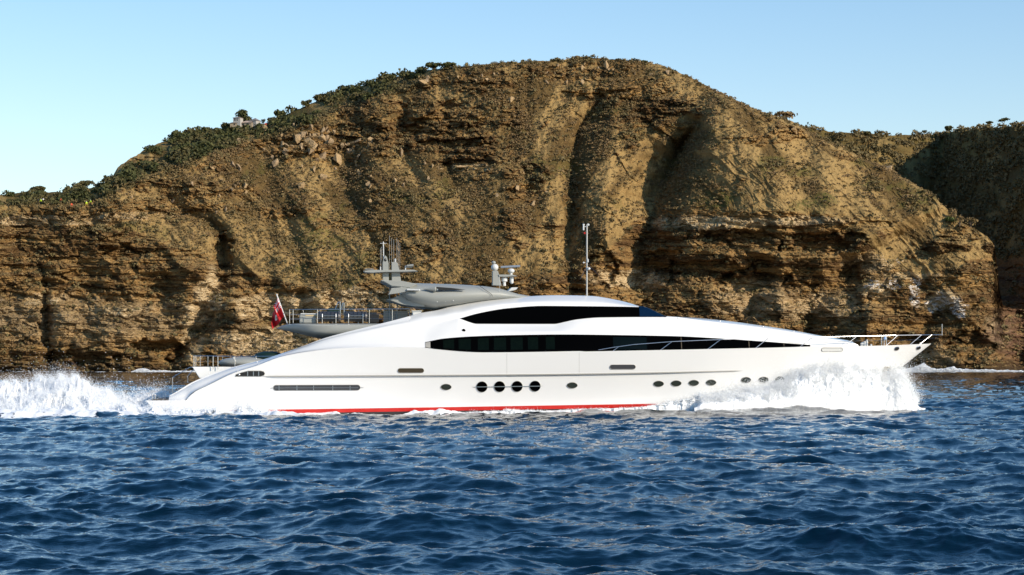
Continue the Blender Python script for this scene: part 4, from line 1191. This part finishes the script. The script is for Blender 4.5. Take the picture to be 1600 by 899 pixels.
# ---- red ensign on its staff at the tip of the overhang
fs = empty('ensign_flag', to_world(0, 0) + (0,), 0)
fs.location = YL.matrix_world @ Vector((0, 0, 0))
bpy.context.view_layer.update()
MW = Matrix.Translation((OX, OY, 0)) @ Matrix.Rotation(YAW, 4, 'Z')
base = MW @ L3(449, 506, 0); tip = MW @ L3(432.5, 461, 0)
fs.location = base
def loc(p): return (MW @ p) - base
Kit().bar(loc(L3(449, 506, 0)), loc(L3(432.5, 461, 0)), .035, 8).ball(loc(L3(432.5, 460.5, 0)), .05, 8).done('staff', OFFW, fs)
def build_flag():
    na, nb_ = 60, 44
    V = []
    hoist0, hoist1 = np.array([434.0, 465.0]), np.array([444.5, 494.0])
    for i in range(na):
        a = i/(na-1)
        h = hoist0 + (hoist1-hoist0)*a
        for j in range(nb_):
            b = j/(nb_-1)
            # cloth hangs slack: the fly falls down and back
            dx = -b*(8.5 + 9*a) + 2.2*math.sin(b*9 + a*3)*b; dy = b*(20 + 1*a) + b*b*4 - 3*a*b
            vv_ = .30*math.sin(b*11 + a*2.5)*(b**.6) + .12*math.sin(b*23+a*5)*b
            p = loc(L3(h[0] + dx, h[1] + dy, vv_)); V.append(p)
    s = NT('ensign_cloth')
    u_, v_ = s.attr('fu'), s.attr('fv')       # u along the fly, v down the hoist
    def lt(x, t): return s.math('LESS_THAN', x, t)
    def ab(x): return s.math('ABSOLUTE', x)
    can = s.math('MULTIPLY', lt(u_, .5), lt(v_, .5))
    cu, cv = s.math('SUBTRACT', s.math('MULTIPLY', u_, 4), 1), s.math('SUBTRACT', s.math('MULTIPLY', v_, 4), 1)
    diag = s.math('MINIMUM', ab(s.math('SUBTRACT', cu, cv)), ab(s.math('ADD', cu, cv)))
    cross = s.math('MINIMUM', ab(s.math('MULTIPLY', cu, 1.6)), ab(cv))
    c = s.mix(lt(diag, .30), (.01, .02, .12), (.8, .8, .8)); c = s.mix(lt(diag, .12), c, (.55, .01, .01))
    c = s.mix(lt(cross, .36), c, (.8, .8, .8)); c = s.mix(lt(cross, .2), c, (.55, .01, .01))
    c = s.mix(can, (.40, .006, .010), c)
    du_, dv_ = s.math('SUBTRACT', u_, .72), s.math('MULTIPLY', s.math('SUBTRACT', v_, .55), .55)
    rr = s.math('SQRT', s.math('ADD', s.math('MULTIPLY', du_, du_), s.math('MULTIPLY', dv_, dv_)))
    c = s.mix(lt(rr, .085), c, (.8, .8, .78)); c = s.mix(lt(rr, .05), c, (.25, .35, .08)); c = s.mix(lt(rr, .022), c, (.02, .08, .20))
    s.l(c, s.b.inputs['Base Color']); s.b.inputs['Roughness'].default_value = .8
    fu = np.tile(np.linspace(0, 1, nb_), na); fv = np.repeat(np.linspace(0, 1, na), nb_)
    np_mesh('cloth', V, grid_faces(na, nb_), s.m, smooth=True, parent=fs, attrs=dict(fu=fu, fv=fv))
build_flag()
tag(fs, 'red ensign with small round badge on a white staff at the aft overhang tip', 'flag')
# ------------------------------------------------------------------ spray thrown up by the yacht
def water_spray_material():
    s = NT('spray_drops')
    s.b.inputs['Base Color'].default_value = (.97, .975, .98, 1); s.b.inputs['Roughness'].default_value = .7
    s.b.inputs['Specular IOR Level'].default_value = .3
    tr = s.n('BsdfTranslucent'); tr.inputs[0].default_value = (.96, .975, .98, 1)
    mx = s.n('MixShader'); mx.inputs[0].default_value = .42
    out = s.t.nodes['Material Output']
    s.l(s.b.outputs[0], mx.inputs[1]); s.l(tr.outputs[0], mx.inputs[2]); s.l(mx.outputs[0], out.inputs[0])
    return s.m
SPRAYM = water_spray_material()
def drops(P, size, rs):
    n = len(P)
    d = rs.normal(size=(n, 4, 3)); d /= np.linalg.norm(d, axis=2, keepdims=True)
    V = P[:, None] + d*size[:, None, None]
    b = np.arange(n)[:, None]*4
    F = np.concatenate([b + np.array([q]) for q in ((0, 1, 2), (0, 3, 1), (1, 3, 2), (2, 3, 0))], 1).reshape(-1, 3)
    return V.reshape(-1, 3), F
def W3(px, py, v):
    u = u_of(px, v); X, Y = to_world(u, v)
    return np.stack([X + 0*py, Y + 0*py, CAMH + (HOR - py)/FPX*Y], -1)
rs = np.random.RandomState(11)

FOAMM = NT('white_water'); FOAMM.b.inputs['Base Color'].default_value = (.86, .875, .885, 1); FOAMM.b.inputs['Roughness'].default_value = .9; FOAMM.b.inputs['Specular IOR Level'].default_value = .1
_p = FOAMM.n('NewGeometry').outputs['Position']; _b = FOAMM.n('Bump'); _b.inputs['Strength'].default_value = .8; _b.inputs['Distance'].default_value = .09
FOAMM.l(FOAMM.noise(_p, 4.5, 6, .7, .5), _b.inputs['Height']); FOAMM.l(_b.outputs[0], FOAMM.b.inputs['Normal']); FOAMM = FOAMM.m
def cloud(name, label, n, topf, basef, pxr, vin, vout, size=(.018, .05), fray=.5, arc=0.5, seed=0, core=.85, wisp=.3, lump=1.0, expo=.6, fwd=0.0, endw=18):
    """lumpy white water between a base line and an uneven crest, with drops flying off its surface"""
    rs = np.random.RandomState(seed)
    def surface(pa, q):
        v = vin(pa) + (vout(pa) - vin(pa))*q
        bas, top = basef(pa), topf(pa)
        ends = sst(pxr[0], pxr[0]+14, pa)*sst(pxr[1], pxr[1]-endw, pa)
        Hh0 = np.maximum(bas-top, 0)
        Hh = Hh0*np.clip(1 - q**2, 0, 1)**expo*core
        fl = 1-np.clip(1-q**2, 0, 1)**expo; sz = q*1.6 + fl*Hh0/5.5 + 0*pa
        l1 = fbm(pa/24, sz*.30, 4, 441+seed); l2 = fbm(pa/9, sz*.75, 3, 447+seed, ridged=True); l3 = fbm(pa/3.0, sz*2, 3, 451+seed)
        Hh = Hh*(1 + lump*(.30*l1 + .12*l2 + .04*l3))*ends - (1-ends)*4 - 3*sst(.97, 1, q)
        W = W3(pa, bas - Hh, v + (.34*l2 + .16*l3 + .25*l1)*lump*sst(0, .15, q)*(1 - .8*sst(.6, 1, q)))
        W[..., 2] -= .5*sst(.9, 1, q)
        return W, Hh
    na, nq = int((pxr[1]-pxr[0])*2.4), 80
    pa = np.linspace(pxr[0], pxr[1], na)[:, None] + np.zeros((1, nq)); q = np.sin(np.linspace(0, 1, nq)*np.pi/2)[None] + np.zeros((na, 1))
    W, _ = surface(pa, q)
    g = grid_faces(na, nq)
    o = np_mesh(name, W.reshape(-1, 3), g, FOAMM, smooth=True)
    tag(o, label, 'spray', kind='stuff')
    # drops over the surface, thickest at the crest
    px = rs.uniform(pxr[0]+2, pxr[1]-2, n*2); qq = rs.rand(n*2)**1.3
    P, Hh = surface(px, qq)
    patch_ = sst(-.5, .4, fbm(px/9, qq*5, 3, 471+seed) + .6*fbm(px/3, qq*9, 2, 475+seed))
    keep = (rs.rand(n*2) < patch_*sst(0, 8, Hh))
    P, px, qq, Hh = P[keep][:n], px[keep][:n], qq[keep][:n], Hh[keep][:n]
    m = len(P); amp = fray*(.35 + .9*np.clip(fbm(px/4, qq*4, 3, 481+seed) + .3, 0, 1))*np.minimum(1, Hh/20 + .25)
    off = rs.exponential(1, m)*amp*wisp
    d = rs.normal(size=(m, 3))*[.5, .5, .25] + [-.25, -.25, .8] + np.stack([fwd*sst(1385, 1425, px), 0*px, 0*px], -1)
    P = P + d*off[:, None]
    V, F = drops(P, rs.uniform(size[0], size[1], m), rs)
    o2 = np_mesh(name + '_drops', V, F, SPRAYM, smooth=False, parent=None)
    tag(o2, 'fine drops flying off the ' + label, 'drops', kind='stuff'); return o

hullv = lambda px: np.array([float(Bs(np.clip(u_of(p, 2), 0, UL))) for p in np.atleast_1d(px)])
_hx = np.linspace(200, 1480, 200); _hv = np.array([V_hull(min(max(u_of(p, 2.0), 0), UL - .05), 1.2) for p in _hx])
hv = lambda px: np.interp(px, _hx, _hv)
bow_top = curve([(1060,630), (1100,623), (1140,616), (1180,609), (1205,602), (1226,594), (1246,584), (1268,573.5), (1305,569.5), (1335,571), (1360,577), (1385,577), (1400,576), (1411,582), (1424,600), (1434,618), (1440,632)])
bow_bas = curve([(1000,636), (1100,633), (1200,632), (1440,634)])
cloud('bow_spray', 'tall white spray curling off the bow', 170000, bow_top, bow_bas, (1085, 1446), lambda p: np.maximum(hv(p) + .0, 0), lambda p: hv(p) + 2.6, (.012, .030), .75, seed=1, lump=.38, expo=.9, core=.97, wisp=.36, fwd=1.3, endw=40)
cloud('bow_spray', 'spray fanning out on the far side of the bow', 14000, curve([(1330,600), (1380,585), (1402,582), (1418,598), (1432,615), (1442,632)]), bow_bas, (1335, 1441), lambda p: -hv(p)+.3, lambda p: -hv(p) - 2.2, (.014, .034), 1.2, seed=2, lump=.55)
side_top = curve([(430,646), (520,646), (640,646), (760,643.5), (800,640), (860,642), (900,640), (960,637.5), (1000,636), (1040,629), (1075,621), (1110,612), (1150,606)])
side_bas = curve([(430,652), (600,652), (760,646), (900,642), (1000,638), (1150,635)])
cloud('side_spray', 'thin white froth running along the waterline amidships', 24000, side_top, side_bas, (690, 1150), lambda p: hv(p) + .0, lambda p: hv(p) + 1.0, (.012, .028), .5, seed=3, lump=1.1, expo=.7, core=.8)
st_top = curve([(-230,622), (-160,612), (-60,606), (0,604), (22,600), (42,604), (60,600), (80,594), (100,588), (114,588), (128,594), (142,604), (154,614), (170,622), (190,630), (215,641)])
st_bas = curve([(-230,661), (150,660), (200,658)])
cloud('stern_spray', 'high white rooster tail of spray behind the stern', 300000, st_top, st_bas, (-230, 212), lambda p: 0*p - 2.0, lambda p: 0*p + 13, (.011, .028), 1.2, seed=4, lump=.95, expo=1.7, core=1.0, wisp=.22)
cloud('stern_spray', 'broken white wash close behind the swim platform', 60000, curve([(110,640), (150,634), (200,632), (240,634), (262,639), (300,641), (345,642), (380,637), (410,641), (450,646)]), curve([(100,661), (300,658), (450,653)]),
      (105, 450), lambda p: np.where(p < 262, 1.5, 4.3) + 0*p, lambda p: np.interp(p, [100, 300, 450], [14, 11, 6.5]), (.012, .032), .9, seed=5, lump=2.0, expo=1.0)
cloud('stern_spray', 'far edge of the wake rising beyond the stern', 16000, curve([(140,632), (165,622), (190,617), (215,622), (235,612), (252,608), (268,615), (290,628), (300,634)]), curve([(150,645), (290,645)]), (140, 300), lambda p: 0*p - 5, lambda p: 0*p - 1.5, (.014, .04), 1.4, seed=6, lump=1.5)
# surf breaking on the rocks far behind
def surf(name, label, pts, n, seed, Y0=668.0):
    rs = np.random.RandomState(seed); c = curve(pts)
    px = rs.uniform(pts[0][0], pts[-1][0], n); h = rs.rand(n)
    base = HOR + CAMH*FPX/Y0
    top = c(px) + 1.2*fbm(px/5, px*0, 3, 500+seed)
    py = base - (base-top)*h*(rs.rand(n) < .96)
    Y = Y0 + rs.uniform(-3, 3, n)
    P = P3(px, py, Y)
    V, F = drops(P, rs.uniform(.06, .2, n), rs)
    tag(np_mesh(name, V, F, SPRAYM), label, 'surf', kind='stuff')
surf('surf', 'white surf breaking on the rocks beyond the bow', [(1405,577), (1425,575), (1436,571), (1443,568), (1450,573), (1470,577), (1490,574), (1500,577), (1540,578), (1600,580)], 26000, 1, 664)
surf('surf', 'small line of surf at the cliff foot beyond the stern', [(205,581), (222,576), (240,579.5), (300,580), (330,581)], 7000, 2, 664)
# ------------------------------------------------------------------ single trees, boulders, houses and people on the headland
def ground_at(H, px, py):
    """nearest surface point of a hill to this photo position"""
    d = (H['K']-px)**2 + ((H['M']-py)*1.0)**2
    i = np.unravel_index(np.argmin(d), d.shape); return Vector(H['P'][i].tolist())
rs = np.random.RandomState(21)
def tree(px, py, h, w, label, kind='round', H=None, group=None, leaf=None, dist=None):
    """tapered trunk with limbs and a crown of separate leaf clumps; h, w in metres"""
    g = ground_at(H or HL, px, py); g.z -= .4
    t = empty('tree', g)
    k = Kit(); th = h*(.55 if kind != 'umbrella' else .75); tips = []
    k.bar((0, 0, 0), (w*.03, 0, th*.5), .09*h**.5, 7, .07*h**.5)
    for i in range(5):
        a = i*1.257 + rs.rand(); r = w*rs.uniform(.18, .36); tp = (math.cos(a)*r, math.sin(a)*r, th*rs.uniform(.85, 1.15))
        k.bar((w*.03, 0, th*.48), tp, .05*h**.5, 5, .018*h**.5); tips.append(tp)
    k.done('trunk', BARK, t)
    C = []
    for tp in tips: C.append((*tp[:2], tp[2] + (h-th)*.25))
    if kind != 'umbrella': C += [(rs.normal()*w*.18, rs.normal()*w*.18, h*rs.uniform(.35, .75)) for _ in range(5)]
    C = np.array(C); m = len(C)
    rx = rs.uniform(.20, .34, m)*w; rz = rs.uniform(.20, .32, m)*h*(.45 if kind == 'umbrella' else 1)
    V, F = leaf_cloud(C - np.array([0, 0, 1])*rz[:, None]*.3, rx, rz, 70 if kind != 'bare' else 22, rx*.20 + .05, rs, shell=.35)
    np_mesh('crown', V, F, leaf or LEAF_GREEN, parent=t)
    tag(t, label, 'tree', group); return t
G1 = 'trees along the skyline'
tree(379, 196, 6.4, 4.2, 'dark tree rising between the small houses on the ridge', leaf=LEAF_GREEN)
tree(384, 193, 3.6, 4.4, 'broad dark tree just behind the small pale bungalow')
tree(412, 192, 2.2, 1.6, 'thin little tree beside the red roofed shelter', 'bare')
tree(675, 110, 3.0, 4.6, 'rounded dark bush like tree on the skyline above the pale boulder')
tree(702, 107, 2.4, 4.4, 'low broad tree right of the rounded skyline tree')
tree(538, 140, 2.4, 2.6, 'small dark tree standing out above the ridge bushes')
tree(497, 160, 3.4, 3.0, 'loose dark tree where the ridge bushes meet the sky')
tree(478, 168, 3.0, 3.4, 'dense tree at the left end of the ridge bushes', leaf=LEAF_GREEN)
tree(437, 184, 3.4, 4.2, 'dark tree just right of the ridge houses')
tree(352, 200, 2.6, 3.6, 'low tree left of the small houses on the ridge')
tree(258, 219, 1.2, 1.0, 'tiny lone tree on the bare orange shoulder', 'bare')
tree(136, 291, 3.2, 4.0, 'dark tree above the people on the cliff edge')
tree(60, 299, 2.6, 4.4, 'broad tree on the low skyline far left')
tree(1229, 186, 3.2, 5.6, 'bare brownish bush like tree on the right shoulder of the hill', 'bare', leaf=LEAF_DRY)
tree(1219, 181, 2.4, 2.6, 'smaller dry tree next to the brownish one on the right shoulder', 'bare', leaf=LEAF_DRY)
tree(920, 94, 1.6, 1.6, 'tiny dark tree at the very top of the hill')
tree(870, 96, 1.2, 2.4, 'flat windswept shrub tree left of the hilltop')
tree(1006, 98, 1.1, 2.8, 'flat windswept shrub tree right of the hilltop')
for a in [(1482, 206, 3.2, 4.2, 'round dark tree on the far right skyline'), (1350, 211, 2.0, 5.0, 'low wide dark tree at the saddle of the far hillside'),
          (1444, 211, 2.6, 2.8, 'pale twiggy tree on the far skyline'), (1500, 207, 2.0, 3.0, 'small dark tree right of the round one on the far skyline')]:
    tree(*a, H=BH, kind='bare' if 'twiggy' in a[4] else 'round')
for a in [(1546, 201, 3.2, 2.8, 'small umbrella shaped tree on the far right skyline'), (1568, 199, 4.0, 4.6, 'larger umbrella shaped tree on the far right skyline')]:
    tree(*a, H=BH, kind='umbrella')
tree(1488, 345, 4.6, 3.2, 'pale grey twiggy tree on the steep right edge of the spur', 'bare', leaf=LEAF_DRY)
tree(1500, 352, 3.8, 3.2, 'pale twiggy tree lower on the right edge of the spur', 'bare', leaf=LEAF_DRY)
tree(1517, 356, 4.2, 3.2, 'tall pale twiggy tree lowest on the right edge of the spur', 'bare', leaf=LEAF_DRY)
tree(1484, 348, 2.2, 4.0, 'bright green bush at the foot of the twiggy trees', leaf=leaf_material('bright_green_bush', (.10, .13, .03), (.06, .09, .02), (.13, .14, .05)))
tree(1376, 268, 2.4, 3.6, 'pale dry bush on the right edge below the saddle', 'bare', leaf=LEAF_DRY)

# boulders
BOULD = [mat('boulder_tan', (.36, .245, .125), .95, var=.5, vscale=1.6, bump=.3), mat('boulder_grey', (.30, .21, .12), .95, var=.5, vscale=1.6, bump=.3)]
def boulder(px, py, w, h, label, group=None, seed=0, m=None):
    g = ground_at(HL, px, py); r_ = random.Random(seed); bm = bmesh.new()
    pts = [Vector((r_.gauss(0, 1), r_.gauss(0, 1), r_.gauss(0, 1))).normalized() for _ in range(9)]
    for p in pts: bm.verts.new(Vector((p.x*w/2*r_.uniform(.8, 1.1), p.y*w/2.4, p.z*h/2*r_.uniform(.8, 1.1))))
    res = bmesh.ops.convex_hull(bm, input=bm.verts)
    bmesh.ops.delete(bm, geom=[e for e in res['geom_interior'] if isinstance(e, bmesh.types.BMVert)], context='VERTS')
    bmesh.ops.bevel(bm, geom=list(bm.edges), offset=.025*w, segments=1, affect='EDGES')
    o = bm_obj('boulder', bm, m or BOULD[seed % 2], None, angle=20)
    o.location = g + Vector((0, -w*.22, h*.10)); o.rotation_euler = (0, r_.uniform(-.3, .3), r_.uniform(0, 6))
    tag(o, label, 'boulder', group); return o
boulder(661, 129, 4.6, 3.4, 'large pale boulder balanced near the skyline above the long rocky slope', seed=2)
boulder(332, 262, 3.2, 3.6, 'tall sunlit boulder standing alone on the upper left slope', seed=4)
boulder(372, 264, 3.0, 3.2, 'squat grey boulder just right of the tall lone one', seed=5)
boulder(383, 293, 2.6, 3.0, 'upright boulder at the left end of the block field', seed=8)
boulder(528, 252, 4.2, 5.0, 'very big pale block at the foot of the left block field', seed=6)
boulder(505, 245, 3.4, 4.6, 'tall split block beside the very big pale one', seed=7)
boulder(487, 228, 3.2, 3.4, 'tan block in the middle of the left block field', seed=10)
boulder(556, 228, 3.0, 2.8, 'leaning block at the right end of the left block field', seed=12)
boulder(579, 222, 2.8, 3.4, 'striped block leaning against the slope', seed=14)
boulder(808, 297, 3.0, 3.0, 'pale block on the open slope above the hardtop radar', seed=16)
boulder(720, 262, 5.0, 1.4, 'long low pale slab under the dark outcrop', seed=18)
boulder(800, 158, 3.2, 3.0, 'grey boulder below the left part of the summit rocks', seed=20)
boulder(948, 104, 2.4, 3.6, 'upright tan rock among the summit crags', seed=22)
boulder(1240, 207, 2.6, 5.0, 'dark upright rock on the right shoulder', seed=24)
boulder(1390, 262, 4.6, 2.4, 'pale rock ledge on the right edge of the spur', seed=26)
br = random.Random(9)
spots = [(br.gauss(490, 52), br.gauss(224, 21)) for _ in range(70)] + [(br.gauss(730, 50), br.gauss(125, 12)) for _ in range(16)] + [(br.gauss(940, 60), br.gauss(112, 12)) for _ in range(22)] + \
        [(br.gauss(340, 60), br.gauss(290, 22)) for _ in range(14)] + [(br.gauss(600, 40), br.gauss(285, 18)) for _ in range(14)] + [(br.gauss(815, 30), br.gauss(300, 14)) for _ in range(10)]
for i, (a, b) in enumerate(spots):
    if b < float(SKY_H(a)) + 7: continue
    s_ = br.uniform(.9, 2.1)*(1.55 if i < 70 else 1)
    boulder(a, b, s_, s_*br.uniform(.8, 1.5), 'rough tan boulder lying loose on the sunny hillside', 'loose boulders on the headland slope', seed=30+i)

# houses on the ridge
PL = [mat('cream_plaster', (.36, .28, .19), .9, var=.08, vscale=2), mat('white_wall', (.38, .36, .33), .9, var=.06, vscale=2), mat('grey_shingle', (.20, .18, .17), .85, var=.2, vscale=5),
      mat('pinkish_roof', (.45, .34, .27), .85, var=.15, vscale=5), mat('dark_opening', (.02, .02, .022), .4), mat('red_canvas', (.55, .07, .03), .8), mat('brown_roof', (.22, .13, .08), .85, var=.2, vscale=5)]
def house(px, py, w, d, h, label, wallm, roofm, rh=1.0, wins=(), hip=.3, side=0):
    g = ground_at(HL, px, float(SKY_H(px)) + 7)
    Yh = g.y - 1; p = Vector(P3(np.float64(px), np.float64(py), Yh).tolist())
    t = empty('house', p, R(side))
    Kit().box((0, 0, h/2 - 1.5), (w, d, h + 3), 0).done('wall', wallm, t)
    k = Kit(); e = .25; z = h
    b = [Vector((sx*(w/2+e), sy*(d/2+e), z)) for sx, sy in ((-1, -1), (1, -1), (1, 1), (-1, 1))]
    r1, r2 = Vector((-w*(.5-hip), 0, z+rh)), Vector((w*(.5-hip), 0, z+rh))
    vb = [k.bm.verts.new(q) for q in b]; v1, v2 = k.bm.verts.new(r1), k.bm.verts.new(r2)
    for f in ((vb[0], vb[1], v2, v1), (vb[2], vb[3], v1, v2), (vb[1], vb[2], v2), (vb[3], vb[0], v1), tuple(vb[::-1])): k.bm.faces.new(f)
    k.done('roof', roofm, t)
    for x, z0, ww, wh in wins: Kit().box((x, -d/2 - .01, z0), (ww, .06, wh), 0).done('window', PL[4], t)
    tag(t, label, 'house'); return t
house(387.5, 198.5, 4.2, 3.0, 1.3, 'small cream bungalow with a pinkish hip roof and dark windows on the ridge', PL[0], PL[3], .8, ((-1.2, .7, .9, .5), (.6, .7, .9, .5)), side=-18)
house(372, 196.5, 2.6, 2.6, 2.6, 'narrow two storey white house left of the dark ridge tree', PL[1], PL[3], .35, ((-.6, 1.9, .4, .8), (.2, 1.9, .3, .8)), side=-15)
house(366.5, 197.5, 2.4, 2.4, 1.0, 'low house with a brown roof at the left end of the ridge houses', PL[0], PL[6], .4, ((.3, .5, .5, .4),), side=-10)
house(399, 198, 2.4, 3.0, 1.9, 'white house with a dark pointed roof right of the bungalow', PL[1], PL[2], 1.0, ((-.3, 1.0, .4, 1.1),), hip=.48, side=-25)
house(409, 200.5, 2.6, 2.4, 1.2, 'low pale terrace house with a dark strip as veranda shade at the right end of the ridge houses', PL[0], PL[6], .35, ((0, .95, 2.0, .35),), side=-10)  # wide dark box on the wall stands in for the veranda's shade
g = ground_at(HL, 415, 196); p = Vector(P3(np.float64(414.5), np.float64(194.5), g.y - 3).tolist()); t = empty('parasol', p)
Kit().bar((0, 0, -2), (0, 0, .1), .05).done('pole', AERIAL, t); Kit().bar((0, 0, -.1), (0, 0, .45), .75, 8, .05).done('canopy', PL[5], t)
tag(t, 'small red parasol beside the terrace house on the ridge', 'parasol')

# people at the cliff edge: one continuous skinned body each
SKIN = mat('skin', (.32, .19, .12), .6)
def person(px, py, label, shirt, legs, head, pose='stand', turn=0.0, h=1.72):
    g = ground_at(HL, px, py)
    me = bpy.data.meshes.new('person'); a = .10
    hipz, shz = (.50, .78) if pose == 'stand' else (.30, .56)
    kn = ((-.09, -.02, .27), (.10, .05, .27)) if pose == 'stand' else ((-.16, -.28, .30), (.16, -.26, .30))
    ft = ((-.10, 0, .03), (.12, .08, .03)) if pose == 'stand' else ((-.14, -.22, .03), (.15, -.20, .03))
    V = [(0, 0, hipz), (0, 0, (hipz+shz)/2), (0, 0, shz), (0, -.01, shz + .08), (0, -.02, shz + .15), (0, -.02, shz + .20),
         (-.07, 0, hipz-.02), kn[0], ft[0], (ft[0][0], ft[0][1]-.09, .02), (.07, 0, hipz-.02), kn[1], ft[1], (ft[1][0], ft[1][1]-.09, .02),
         (-.12, 0, shz+.01), (-.17, -.04, shz-.17), (-.14, -.16, shz-.26), (.12, 0, shz+.01), (.18, -.02, shz-.17), (.16, -.10, shz-.30)]
    E = [(0,1),(1,2),(2,3),(3,4),(4,5),(0,6),(6,7),(7,8),(8,9),(0,10),(10,11),(11,12),(12,13),(2,14),(14,15),(15,16),(2,17),(17,18),(18,19)]
    rad = [.085,.075,.095,.035,.062,.055,.06,.042,.028,.02,.06,.042,.028,.02,.045,.032,.022,.045,.032,.022]
    me.from_pydata([tuple(c*h for c in v) for v in V], E, [])
    o = bpy.data.objects.new('person', me); COL.objects.link(o)
    o.modifiers.new('skin', 'SKIN'); 
    sv = me.skin_vertices[0].data
    for i, r_ in enumerate(rad): sv[i].radius = (r_*h, r_*h*.85)
    sv[0].use_root = True
    sd = o.modifiers.new('sub', 'SUBSURF'); sd.levels = 1; sd.render_levels = 1
    dg = bpy.context.evaluated_depsgraph_get(); m2 = bpy.data.meshes.new_from_object(o.evaluated_get(dg))
    o.modifiers.clear(); o.data = m2; m2.materials.clear()
    for m_ in (shirt, legs, head): m2.materials.append(m_)
    for f in m2.polygons:
        z = f.center.z/h
        f.material_index = 1 if z < hipz + .01 and abs(f.center.x) < .14*h else (2 if z > shz + .075 else 0); f.use_smooth = True
    o.location = g; o.rotation_euler = (0, 0, turn)
    tag(o, label, 'person'); return o
HV = mat('yellow_vest', (.55, .75, .03), .7); WH = mat('white_shirt', (.75, .74, .72), .8); BK = mat('black_cloth', (.015, .015, .018), .8)
OR = mat('orange_shirt', (.70, .10, .04), .8); DK = mat('dark_trousers', (.02, .022, .03), .8); HAIR = mat('dark_hair', (.02, .014, .01), .7); WC = mat('white_cap', (.7, .7, .7), .7)
person(59.8, 318.5, 'person in black standing behind the yellow vest pair on the cliff edge', BK, BK, HAIR, turn=.4)
person(64.5, 319.5, 'person in a yellow vest and white cap standing with the group far left', HV, DK, WC, turn=-.3, h=1.85)
person(67.5, 318, 'person in a white shirt next to the yellow vest and white cap', WH, DK, HAIR, turn=.5)
person(95.2, 318, 'person with an orange top and pale trousers alone in front of the dark bushes', OR, mat('pale_trousers', (.35, .25, .15), .8), HAIR)
person(111.5, 323.5, 'person in an orange shirt crouching on the cliff edge', OR, DK, HAIR, 'sit', .4)
person(134.8, 321, 'person in a yellow vest and orange trousers', HV, OR, WC, 'sit', .2)
person(141.2, 320.5, 'person in a yellow vest and black trousers standing right of the others', HV, BK, WC, turn=-.4)
